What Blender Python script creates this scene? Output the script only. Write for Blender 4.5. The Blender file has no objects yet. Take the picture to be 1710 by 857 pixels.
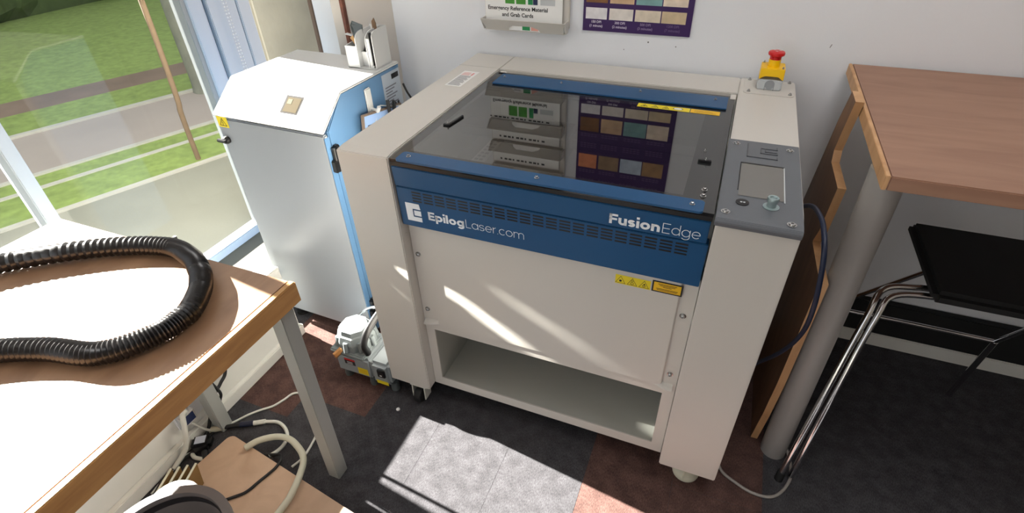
import bpy, bmesh, math, random
from mathutils import Vector, Matrix
random.seed(7)
C = bpy.context.scene.collection
SC = bpy.context.scene

# ------------------------------------------------------------------ camera
def rodrigues(r):
    v = Vector(r)
    return Matrix.Rotation(v.length, 4, v.normalized())
cam_d = bpy.data.cameras.new('camera')
cam = bpy.data.objects.new('camera', cam_d); C.objects.link(cam)
CAM_P = (0.82495, -0.89838, 1.42217)
CAM_R = (0.92128, 0.19969, 0.33805)
cam.matrix_world = Matrix.Translation(CAM_P) @ rodrigues(CAM_R)
cam_d.sensor_width = 36.0
cam_d.lens = 887.04 / 1710 * 36.0
cam_d.shift_x = (855 - 861.084) / 1710
cam_d.shift_y = (414.76 - 428.5) / 1710
cam_d.clip_start = 0.02
SC.camera = cam

# ------------------------------------------------------------------ light
w = bpy.data.worlds.new('sky'); SC.world = w; w.use_nodes = True
bg = w.node_tree.nodes['Background']
bg.inputs[0].default_value = (0.93, 0.96, 1.0, 1)
bg.inputs[1].default_value = 0.82
sun_d = bpy.data.lights.new('sun', 'SUN'); sun = bpy.data.objects.new('sun', sun_d); C.objects.link(sun)
sun_d.energy = 56.0; sun_d.angle = math.radians(0.55); sun_d.color = (1.0, 0.94, 0.87)
sdir = Vector((1.0, -0.13, -0.5)).normalized()
sun.rotation_euler = sdir.to_track_quat('-Z', 'Y').to_euler()
sun.location = (-4, 1, 3)
ld_ = bpy.data.lights.new('added_ceiling_fill', 'AREA'); lo_ = bpy.data.objects.new('added_ceiling_fill', ld_); C.objects.link(lo_)
ld_.shape = 'SQUARE'; ld_.size = .6; ld_.energy = 8.5; ld_.color = (1.0, .98, .96); lo_.location = (1.25, -.1, 2.575)  # unseen fill lamp added to brighten the upper wall and top surfaces
# added spot lamps standing in for bounced sunlight streaks on the cutter's front panel
beams = [((-.30, -.150+.012*k, .79+.01*k), (.235+.055*k, .030, .485-.034*k+.012*(k % 2)), 1.7*(1-.1*abs(k-2.5)), 3.8) for k in range(5)]
beams += [((-.30, -.15, .90), (.44+.09*k, .030, .50-.045*k), .55, 3.6) for k in range(3)] + [((-.30, -.10, .80), (.105, .0, .47), .16, 2.0)]
for p0, p1, e_, ang in beams:
    gd = bpy.data.lights.new('added_streak_spot', 'SPOT'); g_ = bpy.data.objects.new('added_streak_spot', gd); C.objects.link(g_)
    gd.energy = e_*60; gd.spot_size = math.radians(ang); gd.spot_blend = 1.0; gd.shadow_soft_size = .002; gd.color = (1.0, .97, .88)
    g_.location = p0; g_.rotation_euler = (Vector(p1)-Vector(p0)).to_track_quat('-Z', 'Y').to_euler()

SC.view_settings.view_transform = 'Standard'
SC.view_settings.look = 'None'
SC.view_settings.gamma = 1.0
SC.view_settings.exposure = 0.40
SC.view_settings.use_curve_mapping = False

# ------------------------------------------------------------------ materials
def srgb(r, g, b):
    f = lambda c: (c/255/12.92) if c/255 <= .04045 else ((c/255+.055)/1.055)**2.4
    return (f(r), f(g), f(b))
MATS = {}
def mat(name, col, rough=.5, metal=0., spec=.5, noise=0., nscale=30., bump=0., bscale=200., emit=None, coat=0.):
    m = bpy.data.materials.new(name); m.use_nodes = True
    nt = m.node_tree; b = nt.nodes['Principled BSDF']
    b.inputs['Base Color'].default_value = (*col, 1)
    b.inputs['Roughness'].default_value = rough
    b.inputs['Metallic'].default_value = metal
    b.inputs['Specular IOR Level'].default_value = spec
    b.inputs['Coat Weight'].default_value = coat
    if emit:
        b.inputs['Emission Color'].default_value = (*emit[0], 1); b.inputs['Emission Strength'].default_value = emit[1]
    tc = nt.nodes.new('ShaderNodeTexCoord')
    if noise:
        n = nt.nodes.new('ShaderNodeTexNoise'); n.inputs['Scale'].default_value = nscale; n.inputs['Detail'].default_value = 4
        nt.links.new(tc.outputs['Object'], n.inputs['Vector'])
        mr = nt.nodes.new('ShaderNodeMapRange'); mr.inputs[3].default_value = 1-noise; mr.inputs[4].default_value = 1+noise
        nt.links.new(n.outputs[0], mr.inputs[0])
        mx = nt.nodes.new('ShaderNodeMix'); mx.data_type = 'RGBA'; mx.blend_type = 'MULTIPLY'; mx.inputs[0].default_value = 1
        mx.inputs[6].default_value = (*col, 1)
        nt.links.new(mr.outputs[0], mx.inputs[7]); nt.links.new(mx.outputs[2], b.inputs['Base Color'])
    if bump:
        n2 = nt.nodes.new('ShaderNodeTexNoise'); n2.inputs['Scale'].default_value = bscale; n2.inputs['Detail'].default_value = 3
        nt.links.new(tc.outputs['Object'], n2.inputs['Vector'])
        bp = nt.nodes.new('ShaderNodeBump'); bp.inputs['Strength'].default_value = bump; bp.inputs['Distance'].default_value = .002
        nt.links.new(n2.outputs[0], bp.inputs['Height']); nt.links.new(bp.outputs[0], b.inputs['Normal'])
    MATS[name] = m
    return m

cream   = mat('cream_powder_coat', srgb(207, 203, 196), .42, noise=.015, nscale=6, bump=.08, bscale=900)
cream2  = mat('cream_panel', srgb(207, 203, 196), .36, noise=.015, nscale=6)
innergr = mat('inner_grey', srgb(176, 177, 170), .5, noise=.03, nscale=4)
blue    = mat('blue_paint', srgb(14, 76, 122), .38, bump=.08, bscale=900)
white_ink = mat('white_lettering', srgb(235, 240, 245), .5)
black   = mat('black_plastic', srgb(22, 22, 24), .4)
blacksat = mat('black_satin', srgb(34, 33, 33), .3)
chrome  = mat('chrome', (.75, .75, .76), .12, 1.)
steel   = mat('steel_screw', (.5, .5, .5), .25, 1.)
ctrl    = mat('control_grey', srgb(98, 102, 108), .42, bump=.05, bscale=700)
screen  = mat('matt_screen', srgb(112, 110, 106), .22, spec=.8)
yellow  = mat('sticker_yellow', srgb(236, 214, 40), .45)
amber   = mat('label_amber', srgb(240, 190, 30), .45)
redm    = mat('red_plastic', srgb(206, 28, 30), .3)
ylwp    = mat('yellow_plastic', srgb(250, 200, 5), .35)
greyp   = mat('light_grey_plastic', srgb(196, 200, 202), .4)
ext_blue = mat('pale_blue_paint', srgb(92, 130, 168), .42)
ext_front = mat('light_grey_front', srgb(150, 156, 163), .42, noise=.012, nscale=5)
ext_white = mat('white_cover', srgb(206, 207, 206), .4)
paper   = mat('white_paper', srgb(240, 240, 238), .7)
ink     = mat('dark_ink', srgb(30, 30, 34), .6)
softink = mat('grey_ink', srgb(110, 110, 120), .6)
pinkink = mat('pink_ink', srgb(225, 150, 150), .6)
wallm   = mat('wall_paint', srgb(230, 232, 236), .8, noise=.01, nscale=3, bump=.15, bscale=250)
wallwarm = mat('wall_paint_warm', srgb(214, 207, 198), .8, noise=.01, nscale=3, bump=.15, bscale=250)
skirtm  = mat('gloss_white_trim', srgb(228, 227, 220), .4, noise=.04, nscale=8)
frame_w = mat('window_frame_white', srgb(160, 170, 180), .35)
frame_g = mat('window_frame_grey', srgb(128, 132, 132), .4)
gasket  = mat('rubber_gasket', srgb(48, 54, 60), .6)
blindm  = mat('blind_fabric', srgb(170, 172, 174), .8)
_nt = blindm.node_tree; _tl = _nt.nodes.new('ShaderNodeBsdfTranslucent'); _tl.inputs[0].default_value = (.24, .24, .24, 1)
_ad = _nt.nodes.new('ShaderNodeAddShader'); _nt.links.new(_nt.nodes['Principled BSDF'].outputs[0], _ad.inputs[0]); _nt.links.new(_tl.outputs[0], _ad.inputs[1]); _nt.links.new(_ad.outputs[0], _nt.nodes['Material Output'].inputs[0])
concrete = mat('concrete', srgb(146, 140, 124), .85, noise=.42, nscale=4, bump=.5, bscale=40)
paving  = mat('paving_stone', srgb(142, 142, 130), .9, noise=.18, nscale=2.2, bump=.4, bscale=60)
kerbm   = mat('kerb_stone', srgb(186, 184, 174), .9, noise=.12, nscale=4)
asphalt = mat('asphalt', srgb(168, 158, 150), .9, noise=.1, nscale=2, bump=.3, bscale=90)
mud     = mat('bare_soil', srgb(130, 112, 98), .95, noise=.3, nscale=3)
bark    = mat('tree_bark', srgb(130, 132, 120), .95, noise=.25, nscale=9, bump=.6, bscale=40)
bark2   = mat('sapling_bark', srgb(128, 108, 88), .95, noise=.2, nscale=20)
grass   = mat('grass', srgb(136, 156, 86), .95, noise=.4, nscale=14, bump=.8, bscale=60)
leg_grey = mat('table_leg_grey', srgb(160, 162, 158), .45)
leg_white = mat('round_leg_white', srgb(158, 154, 150), .35)
rubber  = mat('black_rubber', srgb(16, 16, 17), .7)
hosem   = mat('black_hose', srgb(14, 12, 13), .28, spec=.7)
cable_w = mat('white_cable', srgb(214, 214, 206), .45)
cable_i = mat('ivory_hose', srgb(206, 204, 184), .45)
cable_k = mat('black_cable', srgb(24, 24, 26), .5)
cable_b = mat('navy_cable', srgb(13, 26, 54), .45)
cable_g = mat('grey_cable', srgb(150, 144, 138), .5)
compm   = mat('compressor_grey', srgb(150, 158, 162), .45, noise=.04, nscale=20)
compw   = mat('cast_aluminium', srgb(122, 130, 132), .5, bump=.2, bscale=200)
brass   = mat('brass', srgb(176, 122, 70), .35, .5)
purple  = mat('poster_purple', srgb(52, 14, 84), .5)
green   = mat('leaflet_green', srgb(30, 140, 80), .6)
green2  = mat('photo_green', srgb(70, 150, 50), .6, noise=.5, nscale=60)
navy    = mat('navy_block', srgb(26, 40, 80), .6)
seatm   = mat('black_seat', srgb(20, 20, 21), .75)
card_k  = mat('tinted_card', srgb(70, 78, 78), .12, spec=.8)

def wood(name, c1, c2, rough=.5, scale=1., rot=0., stretch=(1, 9, 9), fine=.0):
    m = bpy.data.materials.new(name); m.use_nodes = True; nt = m.node_tree; b = nt.nodes['Principled BSDF']
    tc = nt.nodes.new('ShaderNodeTexCoord'); mp = nt.nodes.new('ShaderNodeMapping')
    mp.inputs['Scale'].default_value = [s*scale for s in stretch]; mp.inputs['Rotation'].default_value = (0, 0, rot)
    n = nt.nodes.new('ShaderNodeTexNoise'); n.inputs['Scale'].default_value = 4; n.inputs['Detail'].default_value = 6; n.inputs['Distortion'].default_value = .8
    cr = nt.nodes.new('ShaderNodeValToRGB')
    cr.color_ramp.elements[0].position = .32; cr.color_ramp.elements[0].color = (*c1, 1)
    cr.color_ramp.elements[1].position = .68; cr.color_ramp.elements[1].color = (*c2, 1)
    nt.links.new(tc.outputs['Object'], mp.inputs[0]); nt.links.new(mp.outputs[0], n.inputs['Vector'])
    nt.links.new(n.outputs[0], cr.inputs[0]); nt.links.new(cr.outputs[0], b.inputs['Base Color'])
    b.inputs['Roughness'].default_value = rough
    MATS[name] = m
    return m
ply    = wood('birch_plywood', srgb(134, 100, 74), srgb(162, 126, 96), .42, 1., 0, (3, 1.2, 3))
plye   = wood('plywood_edge', srgb(172, 122, 70), srgb(196, 146, 88), .5, 1., 0, (2, 2, 14))
lipping = wood('wood_lipping', srgb(176, 132, 78), srgb(196, 154, 98), .5, 1., 0, (9, 1, 9))
mdf    = wood('mdf_board', srgb(190, 160, 134), srgb(206, 176, 150), .7, 1., 0, (3, 3, 3))
beech  = wood('beech_panel_shaded', srgb(104, 72, 48), srgb(128, 92, 62), .5, 1., 0, (6, 6, 1))  # face tone darkened to carry the shade falling on the panel
beech_e = wood('pale_wood_edge', srgb(190, 144, 100), srgb(212, 168, 122), .5, 1., 0, (6, 6, 1))
brownl = wood('brown_laminate', srgb(146, 108, 88), srgb(162, 124, 102), .5, 1., 0, (1, 6, 6))
redtrim = wood('red_brown_trim', srgb(104, 60, 46), srgb(128, 78, 60), .5)

def carpet(name, c, var=.3):
    m = bpy.data.materials.new(name); m.use_nodes = True; nt = m.node_tree; b = nt.nodes['Principled BSDF']
    tc = nt.nodes.new('ShaderNodeTexCoord')
    mp = nt.nodes.new('ShaderNodeMapping'); mp.inputs['Scale'].default_value = (1, .35, 1)
    n = nt.nodes.new('ShaderNodeTexNoise'); n.inputs['Scale'].default_value = 420; n.inputs['Detail'].default_value = 3; n.inputs['Roughness'].default_value = .7
    n2 = nt.nodes.new('ShaderNodeTexNoise'); n2.inputs['Scale'].default_value = 26; n2.inputs['Detail'].default_value = 4
    nt.links.new(tc.outputs['Object'], mp.inputs[0]); nt.links.new(mp.outputs[0], n.inputs['Vector']); nt.links.new(tc.outputs['Object'], n2.inputs['Vector'])
    mr = nt.nodes.new('ShaderNodeMapRange'); mr.inputs[1].default_value = .3; mr.inputs[2].default_value = .7; mr.inputs[3].default_value = 1-var*1.6; mr.inputs[4].default_value = 1+var*1.6
    mr2 = nt.nodes.new('ShaderNodeMapRange'); mr2.inputs[1].default_value = .35; mr2.inputs[2].default_value = .65; mr2.inputs[3].default_value = .8; mr2.inputs[4].default_value = 1.2
    nt.links.new(n.outputs[0], mr.inputs[0]); nt.links.new(n2.outputs[0], mr2.inputs[0])
    mu = nt.nodes.new('ShaderNodeMath'); mu.operation = 'MULTIPLY'; nt.links.new(mr.outputs[0], mu.inputs[0]); nt.links.new(mr2.outputs[0], mu.inputs[1])
    mx = nt.nodes.new('ShaderNodeMix'); mx.data_type = 'RGBA'; mx.blend_type = 'MULTIPLY'; mx.inputs[0].default_value = 1
    mx.inputs[6].default_value = (*c, 1); nt.links.new(mu.outputs[0], mx.inputs[7]); nt.links.new(mx.outputs[2], b.inputs['Base Color'])
    b.inputs['Roughness'].default_value = .95; b.inputs['Specular IOR Level'].default_value = .2
    bp = nt.nodes.new('ShaderNodeBump'); bp.inputs['Strength'].default_value = .35; bp.inputs['Distance'].default_value = .002
    nt.links.new(n.outputs[0], bp.inputs['Height']); nt.links.new(bp.outputs[0], b.inputs['Normal'])
    MATS[name] = m
    return m
carp_k = carpet('charcoal_carpet', srgb(66, 65, 68))
carp_r = carpet('red_brown_carpet', srgb(88, 66, 61))

def smoked(name, tint, rough=.015, k0=.07, k1=.55, power=2.6):
    # see-through tinted acrylic with a mirror-like surface that strengthens towards grazing
    m = bpy.data.materials.new(name); m.use_nodes = True; nt = m.node_tree
    nt.nodes.remove(nt.nodes['Principled BSDF']); out = nt.nodes['Material Output']
    tr = nt.nodes.new('ShaderNodeBsdfTransparent'); tr.inputs[0].default_value = (*tint, 1)
    gl = nt.nodes.new('ShaderNodeBsdfGlossy'); gl.inputs['Roughness'].default_value = rough; gl.inputs[0].default_value = (1, 1, 1, 1)
    fr = nt.nodes.new('ShaderNodeFresnel'); fr.inputs[0].default_value = k0
    mx = nt.nodes.new('ShaderNodeMixShader')
    nt.links.new(fr.outputs[0], mx.inputs[0]); nt.links.new(tr.outputs[0], mx.inputs[1]); nt.links.new(gl.outputs[0], mx.inputs[2])
    nt.links.new(mx.outputs[0], out.inputs[0])
    MATS[name] = m
    return m
acrylic = smoked('smoked_acrylic', (.10, .10, .10), .02, 2.3)
pane_m  = smoked('window_glass', (.93, .95, .94), .0, 1.2)
def gloss_black(name, ior):
    m = mat(name, (.018, .018, .019), .06)
    b = m.node_tree.nodes['Principled BSDF']; b.inputs['IOR'].default_value = ior
    return m
lidblack = gloss_black('lid_border_black', 1.75)

# ------------------------------------------------------------------ mesh helpers
def obj(name, bm, m, parent=None, smooth=False):
    me = bpy.data.meshes.new(name); bm.normal_update(); bm.to_mesh(me); bm.free()
    for mm in (m if isinstance(m, (list, tuple)) else [m]): me.materials.append(mm)
    if smooth:
        for p in me.polygons: p.use_smooth = True
        try: me.set_sharp_from_angle(angle=math.radians(40))
        except Exception: pass
    o = bpy.data.objects.new(name, me); C.objects.link(o)
    if parent: o.parent = parent; o.matrix_parent_inverse = Matrix.Translation(parent.location).inverted() if parent.rotation_euler.z == 0 else parent.matrix_basis.inverted()
    return o
def BM(): return bmesh.new()
def add_box(bm, x0, x1, y0, y1, z0, z1, bev=0., mi=0, M=None):
    t = bmesh.new(); bmesh.ops.create_cube(t, size=1)
    bmesh.ops.scale(t, vec=(x1-x0, y1-y0, z1-z0), verts=t.verts)
    bmesh.ops.translate(t, vec=((x0+x1)/2, (y0+y1)/2, (z0+z1)/2), verts=t.verts)
    if bev: bmesh.ops.bevel(t, geom=t.edges[:], offset=bev, segments=2, affect='EDGES')
    merge(bm, t, M, mi)
def merge(bm, t, M=None, mi=0):
    if M is not None: bmesh.ops.transform(t, matrix=M, verts=t.verts)
    vm = {v: bm.verts.new(v.co) for v in t.verts}
    for f in t.faces:
        nf = bm.faces.new([vm[v] for v in f.verts]); nf.material_index = mi
    t.free()
def prism(bm, pts, d, mi=0, bev=0.):
    """pts: list of 3-D points of a planar outline, d: extrusion vector"""
    t = bmesh.new(); d = Vector(d)
    a = [t.verts.new(Vector(p)) for p in pts]; b = [t.verts.new(Vector(p)+d) for p in pts]
    n = len(pts)
    t.faces.new(a[::-1]); t.faces.new(b)
    for i in range(n): t.faces.new([a[i], a[(i+1) % n], b[(i+1) % n], b[i]])
    bmesh.ops.recalc_face_normals(t, faces=t.faces)
    if bev: bmesh.ops.bevel(t, geom=t.edges[:], offset=bev, segments=2, affect='EDGES')
    merge(bm, t, None, mi)
def lathe(bm, prof, loc=(0, 0, 0), seg=32, M=None, mi=0):
    t = bmesh.new(); rings = []
    for r, z in prof:
        rings.append([t.verts.new((r*math.cos(2*math.pi*k/seg), r*math.sin(2*math.pi*k/seg), z)) for k in range(seg)] if r > 1e-6 else [t.verts.new((0, 0, z))])
    for a, b in zip(rings, rings[1:]):
        for k in range(seg):
            k2 = (k+1) % seg
            q = [a[k % len(a)], a[k2 % len(a)], b[k2 % len(b)], b[k % len(b)]]
            u = []
            for v in q:
                if v not in u: u.append(v)
            if len(u) > 2: t.faces.new(u)
    bmesh.ops.recalc_face_normals(t, faces=t.faces)
    MM = Matrix.Translation(loc) @ (M if M is not None else Matrix.Identity(4))
    merge(bm, t, MM, mi)
def bar(bm, p, q, r, seg=16, r2=None, mi=0):
    p, q = Vector(p), Vector(q); d = q-p; L = d.length
    R = d.to_track_quat('Z', 'Y').to_matrix().to_4x4()
    r2 = r if r2 is None else r2
    lathe(bm, [(0, 0), (r, 0), (r2, L), (0, L)], p, seg, R, mi)
def smooth_path(pts, n=8):
    P = [Vector(p) for p in pts]; P = [P[0]+(P[0]-P[1])] + P + [P[-1]+(P[-1]-P[-2])]
    out = []
    for i in range(1, len(P)-2):
        for k in range(n):
            t = k/n; a, b, c, d = P[i-1], P[i], P[i+1], P[i+2]
            out.append(.5*((2*b)+(c-a)*t+(2*a-5*b+4*c-d)*t*t+(3*b-a-3*c+d)*t**3))
    out.append(P[-2]); return out
def tube(bm, pts, r, seg=10, n=8, mi=0, rib=None, smooth=True):
    path = smooth_path(pts, n) if smooth else [Vector(p) for p in pts]
    rings = []; up = Vector((0, 0, 1)); prev = None
    for i, p in enumerate(path):
        t = (path[min(i+1, len(path)-1)]-path[max(i-1, 0)])
        if t.length < 1e-9: t = Vector((1, 0, 0))
        t.normalize()
        if prev is None:
            u = t.cross(up)
            if u.length < 1e-3: u = t.cross(Vector((1, 0, 0)))
            u.normalize()
        else:
            u = (prev - t*prev.dot(t)).normalized()
        prev = u; v = t.cross(u)
        rr = r if rib is None else r*(1.0 if i % 2 else rib)
        rings.append([bm.verts.new(p+u*rr*math.cos(2*math.pi*k/seg)+v*rr*math.sin(2*math.pi*k/seg)) for k in range(seg)])
    for a, b in zip(rings, rings[1:]):
        for k in range(seg):
            f = bm.faces.new([a[k], a[(k+1) % seg], b[(k+1) % seg], b[k]]); f.material_index = mi
    bm.faces.new(rings[0][::-1]).material_index = mi; bm.faces.new(rings[-1]).material_index = mi
def resample(pts, step):
    path = smooth_path(pts, 24); out = [path[0]]; acc = 0
    for a, b in zip(path, path[1:]):
        acc += (b-a).length
        if acc >= step: out.append(b); acc = 0
    return out
def quad(bm, c, u, v, mi=0):
    c, u, v = Vector(c), Vector(u), Vector(v)
    f = bm.faces.new([bm.verts.new(c), bm.verts.new(c+u), bm.verts.new(c+u+v), bm.verts.new(c+v)]); f.material_index = mi
def text_obj(name, s, size, origin, right, up, m, parent, bold=0., align='LEFT', depth=.0002, spacing=1., xs=1.):
    cu = bpy.data.curves.new(name, 'FONT'); cu.body = s; cu.size = size; cu.offset = bold; cu.align_x = align; cu.extrude = depth
    cu.space_character = spacing; cu.resolution_u = 3
    t = bpy.data.objects.new('tmp_text', cu); C.objects.link(t)
    bpy.context.view_layer.update()
    me = bpy.data.meshes.new_from_object(t.evaluated_get(bpy.context.evaluated_depsgraph_get()))
    bpy.data.objects.remove(t)
    r = Vector(right).normalized(); u = Vector(up).normalized(); n = r.cross(u)
    Mx = Matrix(((r.x*xs, u.x, n.x, origin[0]), (r.y*xs, u.y, n.y, origin[1]), (r.z*xs, u.z, n.z, origin[2]), (0, 0, 0, 1)))
    me.transform(Mx); me.materials.clear(); me.materials.append(m); me.name = name
    o = bpy.data.objects.new(name, me); C.objects.link(o)
    if parent: o.parent = parent; o.matrix_parent_inverse = Matrix.Translation(parent.matrix_basis.translation).inverted() if False else parent_inv(parent)
    return o
def parent_inv(p):
    # world matrix of the parent chain, computed without a depsgraph update
    M = Matrix.Identity(4); q = p
    while q:
        M = (q.matrix_parent_inverse @ q.matrix_basis if q.parent else q.matrix_basis) @ M if False else ((q.matrix_parent_inverse @ q.matrix_basis) if q.parent else q.matrix_basis) @ M
        q = q.parent
    return M.inverted()
def obj(name, bm, m, parent=None, smooth=False):
    me = bpy.data.meshes.new(name); bm.normal_update(); bm.to_mesh(me); bm.free()
    for mm in (m if isinstance(m, (list, tuple)) else [m]): me.materials.append(mm)
    if smooth:
        for p in me.polygons: p.use_smooth = True
        me.set_sharp_from_angle(angle=math.radians(40))
    o = bpy.data.objects.new(name, me); C.objects.link(o)
    if parent: o.parent = parent; o.matrix_parent_inverse = parent_inv(parent)
    return o
def tag(o, label, cat, group=None, kind=None):
    o['label'] = label; o['category'] = cat
    if group: o['group'] = group
    if kind: o['kind'] = kind
    return o
def thing(name, label, cat, loc=(0, 0, 0), group=None):
    o = bpy.data.objects.new(name, None); o.empty_display_size = .05; C.objects.link(o); o.location = loc
    return tag(o, label, cat, group)
def struct(name, bm, m, smooth=False):
    o = obj(name, bm, m, None, smooth); o['kind'] = 'structure'; return o
def glyph(ch, w):
    h = w/2; r = .5-h
    def arc(cx, cy, rx, ry, a0, a1, n=20): return [(cx+rx*math.cos(math.radians(a0+(a1-a0)*k/n)), cy+ry*math.sin(math.radians(a0+(a1-a0)*k/n))) for k in range(n+1)]
    ring = arc(.5, .5, r, r, 0, 360, 32); CAP = 1.40; ex = .92
    G = {'o': ([ring], 1.), 'p': ([ring, [(h, -.42), (h, 1)]], 1.), 'd': ([ring, [(1-h, 0), (1-h, 1.45)]], 1.), 'a': ([ring, [(1-h, 0), (1-h, 1)]], 1.),
         'g': ([ring, [(1-h, 1), (1-h, .0)], arc(.5, .0, r, .42-h, 0, -150, 16)], 1.),
         'e': ([[(h*1.2, .5), (1-h, .5)], arc(.5, .5, r, r, 0, 318, 28)], 1.), 'c': ([arc(.5, .5, r, r, 48, 312, 26)], .86),
         's': ([arc(.38, .5+(1-w)/4, .38-h, (1-w)/4, 22, 270, 16)+arc(.38, .5-(1-w)/4, .38-h, (1-w)/4, 90, -158, 16)[1:]], .76),
         'r': ([[(h, 0), (h, 1)], arc(.50, .55, .50-h, .45-h, 180, 95, 8)], .50),
         'i': ([[(h, 0), (h, 1)], [(h, 1.2), (h, 1.2+max(w*1.05, .13))]], w), 'l': ([[(h, 0), (h, 1.45)]], w), '.': ([[(h, 0), (h, max(w, .1))]], w),
         'n': ([[(h, 0), (h, 1)], arc(.44, .58, .44-h, .42-h, 180, 0, 16)+[(.88-h, 0)]], .88),
         'u': ([[(.88-h, 0), (.88-h, 1)], [(h, 1)]+arc(.44, .42, .44-h, .42-h, 180, 360, 16)], .88),
         'm': ([[(h, 0), (h, 1)], arc(.40, .62, .40-h, .38-h, 180, 0, 12)+[(.80-h, 0)], arc(1.20-w, .62, .40-h, .38-h, 180, 0, 12)+[(1.60-w-h, 0)]], 1.60-w),
         'E': ([[(h, 0), (h, CAP)], [(0, h), (ex, h)], [(0, CAP/2), (ex-.06, CAP/2)], [(0, CAP-h), (ex, CAP-h)]], ex),
         'F': ([[(h, 0), (h, CAP)], [(0, CAP*.5), (ex-.1, CAP*.5)], [(0, CAP-h), (ex-.02, CAP-h)]], ex-.06),
         'L': ([[(h, 0), (h, CAP)], [(0, h), (.78, h)]], .76)}
    return G[ch]
def stroke_text(name, s_, xa, xb, y, z0, cap, wgt, m, parent, slope=0., gap=.15):
    bm = BM(); cur = 0; items = []
    for ch in s_:
        st_, adv = glyph(ch, wgt); items.append((cur, st_)); cur += adv+gap
    tot = cur-gap; sx = (xb-xa)/tot; sz = cap/1.40; h = wgt/2
    for x0_, strokes in items:
        for st_ in strokes:
            n = len(st_); L = []; R = []
            for i, (px, pz) in enumerate(st_):
                closed = n > 3 and abs(st_[0][0]-st_[-1][0]) < 1e-6 and abs(st_[0][1]-st_[-1][1]) < 1e-6
                a = st_[i-1] if i > 0 else (st_[-2] if closed else st_[0]); b_ = st_[i+1] if i < n-1 else (st_[1] if closed else st_[-1])
                tx, tz = b_[0]-a[0], b_[1]-a[1]; l_ = math.hypot(tx, tz) or 1
                nx, nz = -tz/l_*h, tx/l_*h
                L.append((px+nx, pz+nz)); R.append((px-nx, pz-nz))
            P = lambda q: Vector((xa+(x0_+q[0])*sx, y-slope*q[1]*sz, z0+q[1]*sz))
            vl = [bm.verts.new(P(q)) for q in L]; vr = [bm.verts.new(P(q)) for q in R]
            for i in range(n-1): bm.faces.new([vr[i], vr[i+1], vl[i+1], vl[i]])
    return obj(name, bm, m, parent)
def screw(parent, x, y, z, axis, r=.006, name='screw'):
    bm = BM(); R = Vector(axis).to_track_quat('Z', 'Y').to_matrix().to_4x4()
    lathe(bm, [(r*1.5, 0), (r*1.5, .0012), (r, .0014), (r*.9, .005), (r*.45, .006), (r*.45, .003), (0, .003)], (x, y, z), 16, R)
    return obj(name, bm, steel, parent, True)

# ------------------------------------------------------------------ setting
WX = -1.05          # window plane
YB = 0.80           # back wall
# carpet tiles: planks .235 wide along Y
bm = BM(); wpl = .235; x0 = -1.05+.0
def is_red(xc, yc):
    if .66 < xc < 1.13: return -1.2 < yc < 1.6
    if -.28 < xc < -.045: return yc > -.117
    if -.515 < xc < -.28: return yc > -.205
    return False
ybreak = {-.28: -.117, -.515: -.205}
xs = [-1.05] + [-.98+.235*i for i in range(0, 20)]
for i, xa in enumerate(xs[:-1]):
    xb = xs[i+1]; off = (-.117 if abs(xa+.275) < .03 else -.205 if abs(xa+.51) < .03 else .3*((i*7) % 3))
    y = off - .94*3
    while y < YB+.2:
        ya, yb = max(y, -2.4), min(y+.94, YB+.2)
        if yb > ya:
            g = .0004
            f = bm.faces.new([bm.verts.new((xa+g, ya+g, 0)), bm.verts.new((xb-g, ya+g, 0)), bm.verts.new((xb-g, yb-g, 0)), bm.verts.new((xa+g, yb-g, 0))])
            f.material_index = 1 if is_red((xa+xb)/2, (ya+yb)/2) else 0
        y += .94
add_box(bm, -1.06, 3.5, -2.4, YB+.2, -.06, -.0012, mi=0)
struct('floor', bm, [carp_k, carp_r])

bm = BM(); add_box(bm, -.675, 3.5, YB, YB+.12, -.05, 2.6); struct('wall_back', bm, wallm)
bm = BM(); prism(bm, [(-.326, YB-.0005, 0), (-.436, .69, 0), (-.50, .69, 0), (-.50, YB-.0005, 0)], (0, 0, 2.6)); struct('wall_pier', bm, wallwarm)
bm = BM(); add_box(bm, -.452, -.4365, .675, .6895, 0, 2.6, .002); struct('trim_1', bm, redtrim)
bm = BM(); add_box(bm, -.694, -.6755, YB-.004, YB+.13, 0, 2.6, .002); struct('trim_2', bm, mat('brown_edge', srgb(112, 92, 78), .7))
bm = BM(); add_box(bm, 3.5, 3.6, -2.4, YB+.12, -.05, 2.6); struct('wall_right', bm, wallwarm)
bm = BM(); add_box(bm, WX-.04, 3.6, -2.4, 1.4, 2.6, 2.7); struct('ceiling', bm, wallm)
bm = BM(); add_box(bm, .92, 1.58, -.43, .23, 2.585, 2.6, .003); struct('trim_9', bm, frame_w)
# low boxed ledge under the window
bm = BM(); add_box(bm, -.56, -.49, -2.4, .125, 0, .31, .003); struct('wall_left', bm, skirtm)
bm = BM(); add_box(bm, -.49, -.47, -2.4, .125, 0, .044, .003); struct('baseboard_left', bm, skirtm)
bm = BM(); add_box(bm, 1.02, 3.5, .774, YB, 0, .055, .003); add_box(bm, -.32, .99, .782, YB, 0, .055, .003); struct('baseboard_back', bm, skirtm)
bm = BM(); add_box(bm, WX-.05, -.562, -2.4, .125, -.05, .075); add_box(bm, WX-.05, -.64, .125, 1.4, -.05, .075); struct('trim_8', bm, mat('old_concrete_ledge', srgb(92, 90, 80), .9, noise=.25, nscale=6))
bm = BM(); add_box(bm, .9, 3.6, -2.5, -2.4, -.05, 2.6); struct('wall_front', bm, wallwarm)
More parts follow.
